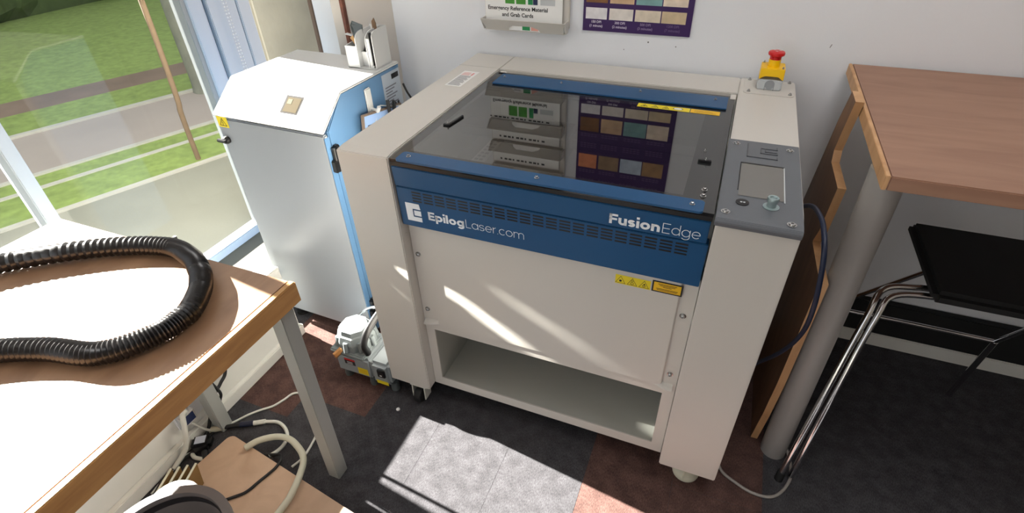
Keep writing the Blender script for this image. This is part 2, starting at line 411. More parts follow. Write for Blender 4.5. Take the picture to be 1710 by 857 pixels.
# window wall: frames, glass
bm = BM()
add_box(bm, WX-.04, WX+.02, -2.4, 1.4, .075, .115, .004)          # bottom rail
add_box(bm, WX-.04, WX+.0, -2.4, 1.4, 2.5, 2.6)
for ya, yb in ((-2.40, -2.34), (-1.26, -1.22), (-.175, -.135)): add_box(bm, WX-.04, WX+.02, ya, yb, .115, 2.5, .003)
struct('window_1', bm, frame_w)
bm = BM(); add_box(bm, WX-.04, WX+.012, .545, .565, .115, 2.5, .002); o = struct('trim_3', bm, frame_g)
bm = BM(); add_box(bm, WX-.04, WX+.02, .565, .624, .115, 2.5, .003); add_box(bm, WX-.04, WX+.006, .632, .640, .115, 2.5, .001); o = struct('trim_4', bm, frame_w)
bm = BM(); add_box(bm, WX-.03, WX-.005, .624, .650, .115, 2.5); struct('trim_5', bm, gasket)
bm = BM(); add_box(bm, WX-.04, WX+.015, .650, .782, .115, 2.5, .003); add_box(bm, WX-.04, WX+.02, .784, .846, .115, 2.5, .003); struct('window_2', bm, frame_w)
bm = BM(); add_box(bm, WX-.03, WX-.01, .846, .853, .115, 2.5); struct('trim_6', bm, gasket)
bm = BM(); quad(bm, (WX-.02, -2.35, .11), (0, 2.9, 0), (0, 0, 2.4)); quad(bm, (WX-.02, .85, .11), (0, .55, 0), (0, 0, 2.4)); struct('window_3', bm, pane_m)
# outside
def band(name, ua, ub, zb, m):   # strips running along (.37,.93) direction beyond the glass
    bm = BM(); k = .4
    ys = [-30, 60]
    prism(bm, [(ua+k*ys[0], ys[0], zb), (ub+k*ys[0], ys[0], zb), (ub+k*ys[1], ys[1], zb), (ua+k*ys[1], ys[1], zb)], (0, 0, -.1))
    return struct(name, bm, m)
G = -.4
bm = BM(); prism(bm, [(-3.42+.4*-30, -30, G+.004), (-1.1, -30, G+.004), (-1.1, 7, G+.004), (-3.42+.4*7, 7, G+.004)], (0, 0, -.1)); o = obj('pavement', bm, paving); o['kind'] = 'structure'
band('kerb', -3.45, -3.41, G+.02, kerbm)
band('grass_verge', -3.92, -3.45, G+.012, grass)
band('kerb', -3.97, -3.92, G+.02, kerbm)
band('grass_verge', -4.2, -3.97, G+.012, grass)
band('kerb', -4.25, -4.2, G+.025, kerbm)
band('road', -5.3, -4.25, G, asphalt)
band('kerb', -5.36, -5.3, G+.02, kerbm)
band('lawn', -6.0, -5.36, G+.012, grass)
band('soil_bed', -6.5, -6.0, G+.012, mud)
band('lawn', -60, -6.5, G+.012, grass)
# concrete column outside, right of the window
bm = BM(); add_box(bm, -1.75, -1.25, 1.06, 1.75, -.45, 2.8, .01); o = obj('concrete_column', bm, concrete); o['kind'] = 'structure'
bm = BM(); tube(bm, [(-4.10, 2.88, G-.05), (-4.12, 2.92, G+.1), (-4.22, 3.0, .3), (-4.3, 3.1, 1.2), (-4.35, 3.2, 2.5), (-4.3, 3.3, 4)], .15, 16, 6)
tag(obj('tree', bm, bark, None, True), 'thick grey-green tree trunk across the road outside the window', 'tree')
bm = BM()
rnd = random.Random(3)
ico = bmesh.new(); bmesh.ops.create_icosphere(ico, subdivisions=2, radius=1.0)
icov = [v.co.copy() for v in ico.verts]; icof = [[v.index for v in f.verts] for f in ico.faces]; ico.free()
for k in range(170):
    y = -13+k*.2; c_ = Vector((-9.9+.12*y*0+rnd.uniform(-.3, .3), y, G+rnd.choice((.6, 1.6, 2.6, 3.45))))
    vs = [bm.verts.new(c_+Vector((v.x*.75, v.y*.7, v.z*.85))*rnd.uniform(.9, 1.08)) for v in icov]
    for f in icof: bm.faces.new([vs[i] for i in f])
add_box(bm, -10.3, -9.6, -14, 22, G, G+4.45)  # leafy block added to keep direct sun off the ground outside
tag(obj('shade_hedge', bm, mat('shade_hedge_green', srgb(70, 84, 48), .95, noise=.5, nscale=12, bump=1, bscale=30), None), 'tall added leafy screen shading the ground outside the window', 'shade_hedge')
sap = BM(); tube(sap, [(-2.863, 1.632, G-.02), (-2.86, 1.635, G+.2), (-2.84, 1.63, 0), (-2.816, 1.63, .12), (-2.79, 1.64, .7), (-2.80, 1.66, 1.5)], .018, 10, 5)
tube(sap, [(-2.79, 1.64, .7), (-2.70, 1.58, 1.0), (-2.66, 1.5, 1.4)], .008, 8, 4); tube(sap, [(-2.79, 1.64, .9), (-2.9, 1.7, 1.2), (-2.95, 1.75, 1.6)], .007, 8, 4)
tag(obj('sapling', sap, bark2, None, True), 'slender bare sapling growing in the grass verge outside', 'tree')
# roller blind high on the window, with its ball chain
rb = thing('roller_blind', 'pale roller blind pulled part-way down the window with beaded chain', 'blind', (WX+.05, .3, 2.48))
bm = BM(); add_box(bm, WX+.05, WX+.053, -2.35, .60, 1.37, 2.47); add_box(bm, WX+.045, WX+.058, -2.35, .60, 1.35, 1.37, .002); obj('fabric', bm, blindm, rb)
bm = BM(); bar(bm, (WX+.055, -2.36, 2.49), (WX+.055, .60, 2.49), .022); bar(bm, (WX+.055, .60, 2.49), (WX+.055, .70, 2.49), .014); obj('roller', bm, frame_w, rb, True)
bm = BM()
for k in range(150):
    z = 2.42-.0125*k
    if z < .55: break
    for dy in (0, .012):
        t = bmesh.new(); bmesh.ops.create_icosphere(t, subdivisions=1, radius=.0035); merge(bm, t, Matrix.Translation((WX+.035, .706+dy, z)))
obj('ball_chain', bm, greyp, rb)

# ------------------------------------------------------------------ laser cutter
H = .887; D = .785; WL = .141; XR = .854; B = .075
lc = thing('laser_cutter', 'large cream laser cutter with blue front bands and smoked acrylic lid', 'laser cutter', (.5, .39, 0))
bm = BM(); prism(bm, [(0, 0, B), (0, 0, H-.0035), (0, .026, H), (0, D, H), (0, D, B)], (WL, 0, 0), bev=.0025); obj('side_column', bm, cream, lc)
bm = BM(); prism(bm, [(XR, 0, B), (XR, 0, H-.018), (XR, .004, H-.008), (XR, .03, H-.002), (XR, .05, H), (XR, D, H), (XR, D, B)], (1-XR, 0, 0), bev=.0025); obj('side_column', bm, cream, lc)
bm = BM(); add_box(bm, WL+.0005, XR-.0005, .650, D, .62, H-.0005, .002); add_box(bm, WL+.0005, XR-.0005, D-.03, D, B, .62); obj('rear_housing', bm, cream, lc)
bm = BM(); add_box(bm, -.0002, WL, .6505, .6515, H-.0006, H+.0004); obj('panel_seam', bm, innergr, lc)
# round plug on inner face of left column, hidden hinge pins
bm = BM(); lathe(bm, [(0, .001), (.011, .001), (.012, 0)], (WL, .018, .655), 20, Matrix.Rotation(math.radians(90), 4, 'Y')); obj('hole_plug', bm, cream2, lc, True)
bm = BM(); lathe(bm, [(0, .001), (.009, .001), (.010, 0)], (XR, .018, .60), 20, Matrix.Rotation(math.radians(-90), 4, 'Y')); obj('hole_plug', bm, cream2, lc, True)
# front lower body: frame with open storage well
YF = .036
def frame_panel(bm, xa, xb, za, zb, oxa, oxb, oza, ozb, y, t):
    add_box(bm, xa, oxa, y, y+t, za, zb); add_box(bm, oxb, xb, y, y+t, za, zb)
    add_box(bm, oxa, oxb, y, y+t, za, oza); add_box(bm, oxa, oxb, y, y+t, ozb, zb)
bm = BM(); frame_panel(bm, WL+.001, XR-.001, B, .698, .170, .824, .108, .320, YF, .004); obj('front_frame', bm, cream2, lc)
bm = BM()
add_box(bm, .166, .170, YF+.004, .45, .10, .33); add_box(bm, .824, .828, YF+.004, .45, .10, .33)
add_box(bm, .166, .828, .45, .454, .10, .33); add_box(bm, .166, .828, YF+.004, .454, .096, .100); add_box(bm, .166, .828, YF+.004, .454, .33, .334)
obj('storage_well', bm, innergr, lc)
bm = BM(); prism(bm, [(.190, YF, .352), (.818, YF, .352), (.818, YF, .697), (.190, YF, .697)], (0, -.006, 0), bev=.002)
obj('access_door', bm, cream2, lc)
for sx in (.147, .800):
    bm = BM(); prism(bm, [(sx, YF, .362), (sx+.045, YF, .362), (sx+.045, YF-.004, .353), (sx+.012 if sx < .5 else sx, YF-.016, .352), (sx, YF-.016, .352)] if sx < .5 else [(sx, YF, .362), (sx, YF-.004, .353), (sx+.033, YF-.016, .352), (sx+.045, YF-.016, .352), (sx+.045, YF, .362)], (0, 0, -.004)); obj('bracket_tab', bm, cream2, lc)
for (sx, sz) in ((.157, .592), (.158, .398), (.833, .591), (.833, .396)): screw(lc, sx, YF-.0001, sz, (0, -1, 0), .005)
# blue bands
bm = BM(); prism(bm, [(WL+.003, .012, .698), (WL+.003, .008, .8085), (WL+.003, .034, .8085), (WL+.003, .034, .698)], (XR-WL-.006, 0, 0), bev=.0015)
lb = obj('lower_blue_band', bm, blue, lc)
bm = BM(); ng = 21
for i in range(ng):
    xa = .186+.0302*i
    for j in range(4):
        z = .802-.0080*j
        f_ = lambda q: .012-.0362*(q-.698)-.0004
        bm2 = [(xa, f_(z), z), (xa+.0245, f_(z), z), (xa+.0245, f_(z-.0042), z-.0042), (xa, f_(z-.0042), z-.0042)]
        bm.faces.new([bm.verts.new(q) for q in bm2][::-1])
obj('vent_slots', bm, MATS['black_satin'], lb)
bm = BM(); prism(bm, [(WL+.004, .006, .8115), (WL+.004, .002, .864), (WL+.004, .03, .864), (WL+.004, .03, .8115)], (XR-WL-.012, 0, 0), bev=.0015)
ub = obj('upper_blue_band', bm, blue, lc)
# lettering
stroke_text('lettering', 'Epilog', .2215, .3165, .0105, .7285, .0235, .30, white_ink, lb, .036, .10)
stroke_text('lettering', 'Laser.com', .3210, .4660, .0105, .7285, .0235, .085, white_ink, lb, .036, .17)
stroke_text('lettering', 'Fusion', .6545, .7560, .0050, .8195, .0245, .30, white_ink, ub, .076, .10)
stroke_text('lettering', 'Edge', .7605, .8330, .0050, .8195, .0245, .09, white_ink, ub, .076, .17)
def e_logo(name, o, r, u, sx, sz, m, parent, depth=.0006):
    o, r, u = Vector(o), Vector(r), Vector(u)
    P = lambda a, b: o+r*(a*sx)+u*(b*sz)
    n = r.cross(u).normalized()*depth
    bm = BM()
    out = [(0, 0), (1, 0), (1, .25), (.45, .25), (.45, .70), (1, .70), (.94, 1), (0, 1)]
    prism(bm, [P(*a) for a in out], n)
    prism(bm, [P(*a) for a in [(.53, .33), (1, .33), (1, .62), (.53, .62)]], n)
    return obj(name, bm, m, parent)
e_logo('emblem', (.163, .0107, .7170), (1, 0, 0), (0, -.036, 1), .040, .051, white_ink, lb)
# lid
bm = BM(); frame_panel(bm, 0, 0, 0, 0, 0, 0, 0, 0, 0, 0) if False else None
lid = BM()
add_box(lid, .146, .170, .001, .628, .876, .884); add_box(lid, .785, .848, .001, .628, .876, .884)
add_box(lid, .170, .785, .001, .052, .876, .884); add_box(lid, .170, .785, .490, .628, .876, .884)
lido = obj('lid_border', lid, lidblack, lc)
bm = BM(); quad(bm, (.170, .052, .884), (.615, 0, 0), (0, .438, 0)); obj('lid_window', bm, acrylic, lc)
bm = BM(); add_box(bm, .146, .848, .004, .030, .865, .876); obj('lid_lip', bm, MATS['black_satin'], lc)
def rstrip(bm, xa, xb, ya, yb, z0, z1, r):
    pts = []
    for cx, cy, a0 in ((xb-r, yb-r, 0), (xa+r, yb-r, 90), (xa+r, ya+r, 180), (xb-r, ya+r, 270)):
        for k in range(5):
            a = math.radians(a0+22.5*k); pts.append((cx+r*math.cos(a), cy+r*math.sin(a), z0))
    prism(bm, pts, (0, 0, z1-z0))
bm = BM(); rstrip(bm, .166, .828, -.008, .035, .8845, .889, .008); s1 = obj('lid_strip', bm, blue, lc)
for sx in (.190, .495, .806): screw(s1, sx, .014, .889, (0, 0, 1), .0035)
bm = BM(); add_box(bm, .172, .832, .520, .605, .885, .889, .0008); s2 = obj('lid_strip', bm, blue, lc)
for sx in (.190, .37, .60, .80): screw(s2, sx, .575, .889, (0, 0, 1), .0028)
for a_ in ((.150, .172, .612, .640, .870, .884), (.836, .850, .605, .640, .870, .886)):
    bm = BM(); add_box(bm, *a_, .001); obj('lid_hinge', bm, cream2, lc)
# small black sensor handles on lid
for hx in (.188, .812):
    bm = BM()
    if hx < .5:
        prism(bm, [(.176, .203, .8842), (.194, .203, .8842), (.203, .268, .8842), (.197, .272, .8842), (.188, .212, .8842), (.176, .211, .8842)], (0, 0, .0045), bev=.0008)
    else:
        prism(bm, [(.796, .203, .8842), (.824, .203, .8842), (.824, .211, .8842), (.796, .211, .8842)], (0, 0, .0055), bev=.0012)
    o = obj('lid_handle', bm, black, lido)
    screw(o, hx, .207, .8888+.0008*(hx > .5), (0, 0, 1), .0018)
screw(lido, .806, .262, .8842, (0, 0, 1), .002)
for yy in (.060, .085): screw(lido, .822, yy, .8842, (0, 0, 1), .004)
# yellow warning strip on the lid below the rear blue strip
def tri(bm, c, r, u, s, mi=1, off=.0003, w=.12):
    c, r, u = Vector(c), Vector(r), Vector(u); n = r.cross(u).normalized()*off
    V = [Vector((-.5, -.35)), Vector((.5, -.35)), Vector((0, .52))]; cen = Vector((0, -.06))
    I = [cen+(v-cen)*(1-w*2) for v in V]
    P = lambda v: c+r*(v.x*s)+u*(v.y*s)+n
    for i in range(3):
        j = (i+1) % 3
        f = bm.faces.new([bm.verts.new(P(V[i])), bm.verts.new(P(V[j])), bm.verts.new(P(I[j])), bm.verts.new(P(I[i]))]); f.material_index = mi
def disc(bm, c, r, u, s, mi=1, off=.0003, n=14, ring=0.):
    c, r, u = Vector(c), Vector(r), Vector(u); nn = r.cross(u).normalized()*off
    o = [c+nn+r*math.cos(2*math.pi*k/n)*s+u*math.sin(2*math.pi*k/n)*s for k in range(n)]
    if ring:
        i_ = [c+nn+(p-c-nn)*ring for p in o]
        for k in range(n):
            f = bm.faces.new([bm.verts.new(o[k]), bm.verts.new(o[(k+1) % n]), bm.verts.new(i_[(k+1) % n]), bm.verts.new(i_[k])]); f.material_index = mi
    else:
        f = bm.faces.new([bm.verts.new(p) for p in o]); f.material_index = mi
bm = BM(); quad(bm, (.610, .478, .8845), (.135, 0, 0), (0, .026, 0), 0); quad(bm, (.747, .478, .8845), (.072, 0, 0), (0, .026, 0), 2)
for k in range(3): tri(bm, (.628+.028*k, .489, .8845), (1, 0, 0), (0, 1, 0), .020)
disc(bm, (.628, .488, .8845), (1, 0, 0), (0, 1, 0), .003); disc(bm, (.656, .488, .8845), (1, 0, 0), (0, 1, 0), .003, ring=.6); disc(bm, (.684, .488, .8845), (1, 0, 0), (0, 1, 0), .003, ring=.4)
disc(bm, (.715, .491, .8845), (1, 0, 0), (0, .6, 0), .013, 3, .0003); disc(bm, (.715, .491, .8845), (1, 0, 0), (0, .6, 0), .013, 1, .0005, ring=.85)
for k in range(3): quad(bm, (.756, .484+.006*k, .8848), (.054-.008*k, 0, 0), (0, .001, 0), 1)
obj('warning_sticker', bm, [yellow, ink, amber, paper], lido)
# bed inside
bed = BM(); add_box(bed, WL+.002, XR-.002, .036, .64, .735, .74); bo = obj('cutting_bed', bed, mat('bed_dark', srgb(70, 68, 66), .6), lc)
bm = BM(); add_box(bm, WL+.001, WL+.004, .036, .64, .74, .872); add_box(bm, XR-.004, XR-.001, .036, .64, .74, .872); add_box(bm, WL+.004, XR-.004, .638, .642, .74, .872); add_box(bm, WL+.004, XR-.004, .032, .036, .74, .866); obj('bed_wall', bm, innergr, lc)
bm = BM(); add_box(bm, .20, .235, .06, .60, .742, .748); add_box(bm, .20, .78, .07, .10, .742, .748); obj('ruler', bm, cream2, bo)
bm = BM()
for k in range(24):
    quad(bm, (.206, .12+.02*k, .7485), (.010, 0, 0), (0, .011, 0)); quad(bm, (.220, .12+.02*k, .7485), (.010, 0, 0), (0, .011, 0))
obj('ruler_marks', bm, black, bo)
bm = BM(); add_box(bm, .15, .85, .34, .40, .80, .83, .004); add_box(bm, .40, .47, .30, .41, .78, .845, .004); obj('gantry', bm, mat('gantry_metal', srgb(120, 122, 124), .35, .3), lc)
# control panel
bm = BM(); prism(bm, [(.851, -.018, .880), (.851, -.014, .887), (.851, .0, .8895), (.851, .335, .8905), (.851, .335, .8872), (.851, .0, .8705), (.851, -.016, .8700)], (.147, 0, 0), bev=.0012)
cp = obj('control_panel', bm, ctrl, lc)
ZC = .8908
bm = BM(); quad(bm, (.884, .076, ZC-.0002), (.082, 0, .0), (0, .142, 0)); obj('display', bm, screen, cp)
bm = BM(); add_box(bm, .882, .967, .2165, .2205, ZC-.001, ZC+.0004); add_box(bm, .8815, .8832, .098, .2205, ZC-.001, ZC+.0002); obj('display_edge', bm, black, cp)
bm = BM(); add_box(bm, .9655, .9675, .070, .2165, ZC-.001, ZC+.0006); obj('display_edge', bm, greyp, cp)
# embossed emblem (line relief)
bm = BM(); z = ZC
for a in ([(.893, .318), (.893, .252), (.953, .252), (.953, .262)], [(.953, .312), (.953, .300), (.920, .300), (.920, .275), (.953, .275), (.953, .285), (.929, .285), (.929, .297)]):
    for p, q in zip(a, a[1:]):
        x0_, x1_ = sorted((p[0], q[0])); y0_, y1_ = sorted((p[1], q[1]))
        add_box(bm, x0_-.0011, x1_+.0011, y0_-.0011, y1_+.0011, z-.001, z+.0009, .0003)
obj('embossed_emblem', bm, mat('control_grey_dark', srgb(78, 81, 86), .4), cp)
for sx, sy in ((.868, .312), (.979, .308), (.866, .008), (.978, .0)):
    bm = BM(); lathe(bm, [(.0085, 0), (.0085, .0008), (.006, .0008), (.006, .0001), (.0052, .003), (.0025, .0034), (.0025, .001), (0, .001)], (sx, sy, ZC-.0012+.0007*(sy > .1)), 20); obj('screw', bm, steel, cp, True)
bm = BM(); lathe(bm, [(.012, 0), (.012, .0012), (0, .0014)], (.893, .050, ZC-.0008), 24); o = obj('socket', bm, black, cp, True)
bm = BM(); add_box(bm, .889, .893, .047, .051, ZC+.0006, ZC+.0011); add_box(bm, .8945, .898, .047, .051, ZC+.0006, ZC+.0011); obj('contact', bm, greyp, o)
bm = BM(); lathe(bm, [(.0145, 0), (.0145, .0015), (.011, .0022), (.0085, .0022), (.0080, .011), (.0095, .012), (.0105, .018), (.0095, .0205), (.006, .0205), (.005, .018), (0, .018)], (.943, .050, ZC-.0008), 28)
obj('knob', bm, mat('pale_metal_knob', srgb(158, 176, 178), .3, .6), cp, True)
# emergency stop on its cover plate
bm = BM(); rstrip(bm, .866, .994, .655, .775, H, H+.0025, .014); ep = obj('cover_plate', bm, cream2, lc)
for sx, sy in ((.879, .668), (.984, .668), (.879, .765), (.984, .765)): screw(ep, sx, sy, H+.0025, (0, 0, 1), .0035)
es = BM(); z0 = H+.0025
add_box(es, .898, .960, .690, .752, z0, z0+.028, .003)
eb = obj('emergency_stop_box', es, greyp, ep)
bm = BM(); prism(bm, [(.898, .690, z0+.028), (.912, .690, z0+.037), (.946, .690, z0+.037), (.960, .690, z0+.028), (.959, .691, z0+.058), (.899, .691, z0+.058)], (0, .062, 0), bev=.0015); obj('yellow_cover', bm, ylwp, eb)
bm = BM(); lathe(bm, [(.0125, 0), (.0125, .0012), (.0105, .0012), (.0105, .0003), (0, .0003)], (.929, .690, z0+.016), 24, Matrix.Rotation(math.radians(90), 4, 'X')); prism(bm, [(.9165, .690, z0), (.9185, .690, z0), (.9185, .690, z0+.016), (.9165, .690, z0+.016)], (0, -.001, 0)); prism(bm, [(.9395, .690, z0), (.9415, .690, z0), (.9415, .690, z0+.016), (.9395, .690, z0+.016)], (0, -.001, 0)); obj('cable_knockout', bm, mat('knockout_grey', srgb(150, 154, 158), .4), eb, True)
for sx, sy in ((.905, .745), (.953, .698)): screw(eb, sx, sy, z0+.0582, (0, 0, 1), .002)
bm = BM(); lathe(bm, [(.0155, 0), (.0155, .017), (.0135, .019), (0, .019)], (.929, .722, z0+.058), 28); obj('collar', bm, ylwp, eb, True)
bm = BM(); lathe(bm, [(.0145, 0), (.015, .009), (.0205, .012), (.0215, .016), (.020, .020), (.012, .0225), (0, .023)], (.929, .722, z0+.0755), 32); mb = obj('mushroom_button', bm, redm, eb, True)
bm = BM()
for k in range(3):
    a = math.radians(120*k+20); c = Vector((.929+.008*math.cos(a), .722+.008*math.sin(a), z0+.0982))
    quad(bm, c+Vector((-.003, -.001, .0003)), (.006, 0, 0), (0, .0022, 0))
obj('arrow_mark', bm, paper, mb)
# stickers
bm = BM(); quad(bm, (.044, .462, H+.0004), (.052, 0, 0), (0, .137, 0), 0)
for k in range(11): quad(bm, (.050, .470+.008*k, H+.0008), (.038-.006*(k % 3 == 2), 0, 0), (0, .0035, 0), 1)
for k in range(4): quad(bm, (.050, .560+.007*k, H+.0008), (.026, 0, 0), (0, .003, 0), 2)
quad(bm, (.081, .560, H+.0008), (.006, 0, 0), (0, .024, 0), 2)
obj('instruction_sticker', bm, [paper, softink, pinkink], lc)
bm = BM(); yq = YF-.0064
quad(bm, (.676, yq, .648), (.078, 0, 0), (0, 0, .025), 0)
for k in range(3): tri(bm, (.688+.026*k, yq, .6585), (1, 0, 0), (0, 0, 1), .023, w=.07)
disc(bm, (.688, yq, .657), (1, 0, 0), (0, 0, 1), .0030); disc(bm, (.714, yq, .6555), (1, 0, 0), (0, 0, 1), .0038, ring=.72); disc(bm, (.714, yq, .6625), (1, 0, 0), (0, 0, 1), .0024, ring=.65)
disc(bm, (.740, yq, .656), (1, 0, 0), (0, 0, 1), .0034, ring=.65); disc(bm, (.7405, yq, .6605), (1, 0, 0), (0, 0, 1), .0018)
obj('warning_sticker', bm, [yellow, ink], lc)
bm = BM(); quad(bm, (.757, yq, .648), (.065, 0, 0), (0, 0, .031), 1); quad(bm, (.7605, yq-.0003, .6515), (.058, 0, 0), (0, 0, .024), 0)
for k, (a, b) in enumerate(((.009, .040), (.012, .034), (.020, .018), (.006, .046), (.008, .042))):
    quad(bm, (.7605+a, yq-.0006, .6705-.0035*k-(.002 if k > 2 else 0)), (b, 0, 0), (0, 0, .0014), 1)
obj('laser_label', bm, [amber, ink], lc)
# castor at left, levelling foot at right (plus the rear pair)
for cx, cy in ((.095, .022), (.93, .70), (.07, .70)):
    bm = BM()
    for s in (-1, 1): prism(bm, [(cx+s*.020, cy-.020, .072), (cx+s*.020, cy+.020, .075), (cx+s*.020, cy+.012, .016), (cx+s*.020, cy-.022, .016)], (s*.004, 0, 0), bev=.0008)
    add_box(bm, cx-.030, cx+.030, cy-.020, cy+.036, .068, .076, .002)
    o = obj('castor', bm, cable_w, lc)
    w_ = BM(); lathe(w_, [(0, -.012), (.024, -.012), (.027, -.009), (.027, .009), (.024, .012), (0, .012)], (cx, cy-.012, .0275), 28, Matrix.Rotation(math.radians(90), 4, 'Y')); obj('wheel', w_, rubber, o, True)
bm = BM(); lathe(bm, [(0, 0), (.036, 0), (.037, .006), (.034, .016), (.022, .026), (.012, .030), (.008, .034), (.008, .076), (0, .076)], (.930, .055, 0), 36)
lf = obj('levelling_foot', bm, cable_i, lc, True)
bm = BM(); add_box(bm, .922, .927, .017, .022, .012, .05, .001); obj('foot_lever', bm, cable_i, lf)

# ------------------------------------------------------------------ extraction unit
ea = -.028; EX, EY = -.599, .182; EW, ED = .415, .394; EZ, EZL, EDL, EB = .908, .827, .100, .05
ex = bpy.data.objects.new('extraction_unit', None); C.objects.link(ex); ex.location = (EX, EY, 0); ex.rotation_euler = (0, 0, ea)
tag(ex, 'tall fume extraction cabinet with pale grey door, white sloped lid and blue sides', 'extraction unit')
EM = Matrix.Translation((EX, EY, 0)) @ Matrix.Rotation(ea, 4, 'Z')
def elocal(name, bm, m, parent=ex, smooth=False):
    bmesh.ops.transform(bm, matrix=EM, verts=bm.verts); return obj(name, bm, m, parent, smooth)
bm = BM(); prism(bm, [(0.003, .020, EB), (.003, .020, EZL-.006), (.003, EDL, EZ-.006), (.003, ED, EZ-.006), (.003, ED, EB)], (EW-.006, 0, 0), bev=.003); elocal('cabinet', bm, ext_blue)
bm = BM(); prism(bm, [(0, -.004, EZL-.006), (0, -.004, EZL), (0, EDL, EZ), (0, ED, EZ), (0, ED, EZ-.007), (0, EDL+.002, EZ-.007), (0, .002, EZL-.006)], (EW, 0, 0), bev=.0022); lidw = elocal('sloped_lid', bm, ext_white)
bm = BM(); add_box(bm, .004, EW-.004, 0, .018, EB, EZL-.012, .004); door = elocal('door', bm, ext_front)
bm = BM(); add_box(bm, EW-.0058, EW-.003, .0005, .0185, EB+.003, EZL-.02, .0005); elocal('door_side', bm, ext_blue, door)
for z0_ in (.70, .12):
    bm = BM(); add_box(bm, EW-.008, EW+.012, .004, .022, z0_, z0_+.038, .003); add_box(bm, EW-.006, EW+.010, .022, .040, z0_+.040, z0_+.078, .003); bar(bm, (EW+.004, .018, z0_), (EW+.004, .018, z0_+.075), .007); elocal('door_hinge', bm, black)
for z0_ in (.745, .215):
    bm = BM(); R = Matrix.Rotation(math.radians(90), 4, 'X'); lathe(bm, [(0, 0), (.012, 0), (.012, .010), (.009, .014), (0, .014)], (.022, 0, z0_), 20, R); add_box(bm, -.002, .034, -.022, -.012, z0_-.004, z0_+.006, .002, M=None)
    elocal('door_latch', bm, black, door, True)
bm = BM(); quad(bm, (.006, -.0006, .786), (.042, 0, 0), (0, 0, .034), 0); tri(bm, (.027, -.0006, .801), (1, 0, 0), (0, 0, 1), .030)
for a, b in (((.028, .809), (.0245, .800)), ((.0245, .800), (.029, .801)), ((.029, .801), (.0255, .7925))):
    p0 = Vector((a[0], -.0010, a[1])); p1 = Vector((b[0], -.0010, b[1])); t_ = (p1-p0); nrm = Vector((-t_.z, 0, t_.x)).normalized()*.0008
    f = bm.faces.new([bm.verts.new(p0-nrm), bm.verts.new(p0+nrm), bm.verts.new(p1+nrm), bm.verts.new(p1-nrm)]); f.material_index = 1
elocal('electric_warning_sticker', bm, [yellow, ink], door)
# display window on the slope
sl = Vector((0, EDL+.004, EZ-EZL)).normalized(); org = Vector((0, -.004, EZL))
def slp(x, t, up=.0006): n = Vector((0, -sl.z, sl.y)); return Vector((x, 0, 0))+org+sl*t+n*up
bm = BM()
f = bm.faces.new([bm.verts.new(slp(.242, .040)), bm.verts.new(slp(.304, .040)), bm.verts.new(slp(.304, .098)), bm.verts.new(slp(.242, .098))]); f.material_index = 0
f = bm.faces.new([bm.verts.new(slp(.250, .045, .001)), bm.verts.new(slp(.299, .045, .001)), bm.verts.new(slp(.299, .092, .001)), bm.verts.new(slp(.250, .092, .001))]); f.material_index = 1
f = bm.faces.new([bm.verts.new(slp(.254, .070, .0014)), bm.verts.new(slp(.270, .070, .0014)), bm.verts.new(slp(.270, .086, .0014)), bm.verts.new(slp(.254, .086, .0014))]); f.material_index = 2
elocal('status_display', bm, [mat('bezel_grey', srgb(44, 42, 40), .8, spec=.1), mat('amber_screen', srgb(62, 52, 26), .8, spec=.1), mat('display_icon', srgb(90, 88, 70), .8, spec=.1)], lidw)
bm = BM(); quad(bm, (EW-.0022, .295, .755), (0, .095, 0), (0, 0, .135), 0)
for k in range(9): quad(bm, (EW-.0018, .305, .845-.009*k), (0, .060-.012*(k % 3), 0), (0, 0, .004), 1)
quad(bm, (EW-.0018, .345, .865), (0, .038, 0), (0, 0, .016), 2)
for k in range(4): quad(bm, (EW-.0016, .305+.017*k, .772), (0, .011, 0), (0, 0, .018), 2)
elocal('rating_label', bm, [mat('label_silver', srgb(170, 180, 192), .4), softink, ink])
bm = BM(); add_box(bm, EW-.003, EW+.004, .200, .228, .800, .880, .003); bar(bm, (EW+.003, .214, .815), (EW+.028, .214, .812), .006); bar(bm, (EW+.026, .214, .812), (EW+.034, .214, .826), .006); elocal('adhesive_hook', bm, ext_white, ex, True)
for fx, fy in ((.04, .035), (EW-.04, .035), (.04, ED-.04), (EW-.04, ED-.04)):
    bm = BM(); bar(bm, (fx, fy, 0), (fx, fy, .012), .022, 20); bar(bm, (fx, fy, .012), (fx, fy, .052), .010); elocal('foot', bm, rubber, ex, True)
# organiser on top
ox, oy = -.300, .462
org_ = thing('card_organiser', 'white stepped acrylic organiser standing on the extraction cabinet', 'organiser', (-.23, .50, EZ))
bm = BM(); z = EZ+.0005
def pp(x0, x1, y0, y1, h): add_box(bm, x0, x1, y0, y1, z, z+h, .0008)
def wallp(x, y0, hf, hb, y1=.550):
    pts = [(x, y0, z), (x, y0, z+hf)]
    for k in range(1, 6):
        a = math.radians(18*k); pts.append((x, y0+.034*(1-math.cos(a)), z+hf+(hb-hf)*math.sin(a)))
    pts += [(x, y1, z+hb), (x, y1, z)]
    prism(bm, pts, (.003, 0, 0))
pp(-.290, -.192, .462, .550, .003); obj('base_plate', bm, ext_white, org_); bm = BM()
pp(-.290, -.250, .462, .465, .066); wallp(-.290, .462, .062, .068, .52); pp(-.290, -.250, .517, .520, .070); obj('compartment', bm, ext_white, org_); bm = BM()
wallp(-.250, .462, .082, .106); pp(-.247, -.216, .482, .485, .046); pp(-.250, -.192, .547, .550, .112); wallp(-.216, .466, .082, .108); obj('compartment', bm, ext_white, org_); bm = BM()
pp(-.213, -.203, .468, .471, .090); wallp(-.203, .468, .088, .106); wallp(-.193, .468, .096, .112); obj('compartment', bm, ext_white, org_)
def card(name, pts, th, m, label):
    bm = BM(); prism(bm, pts, th, bev=.0003); return tag(obj(name, bm, m), label, 'sample card')
zz = EZ
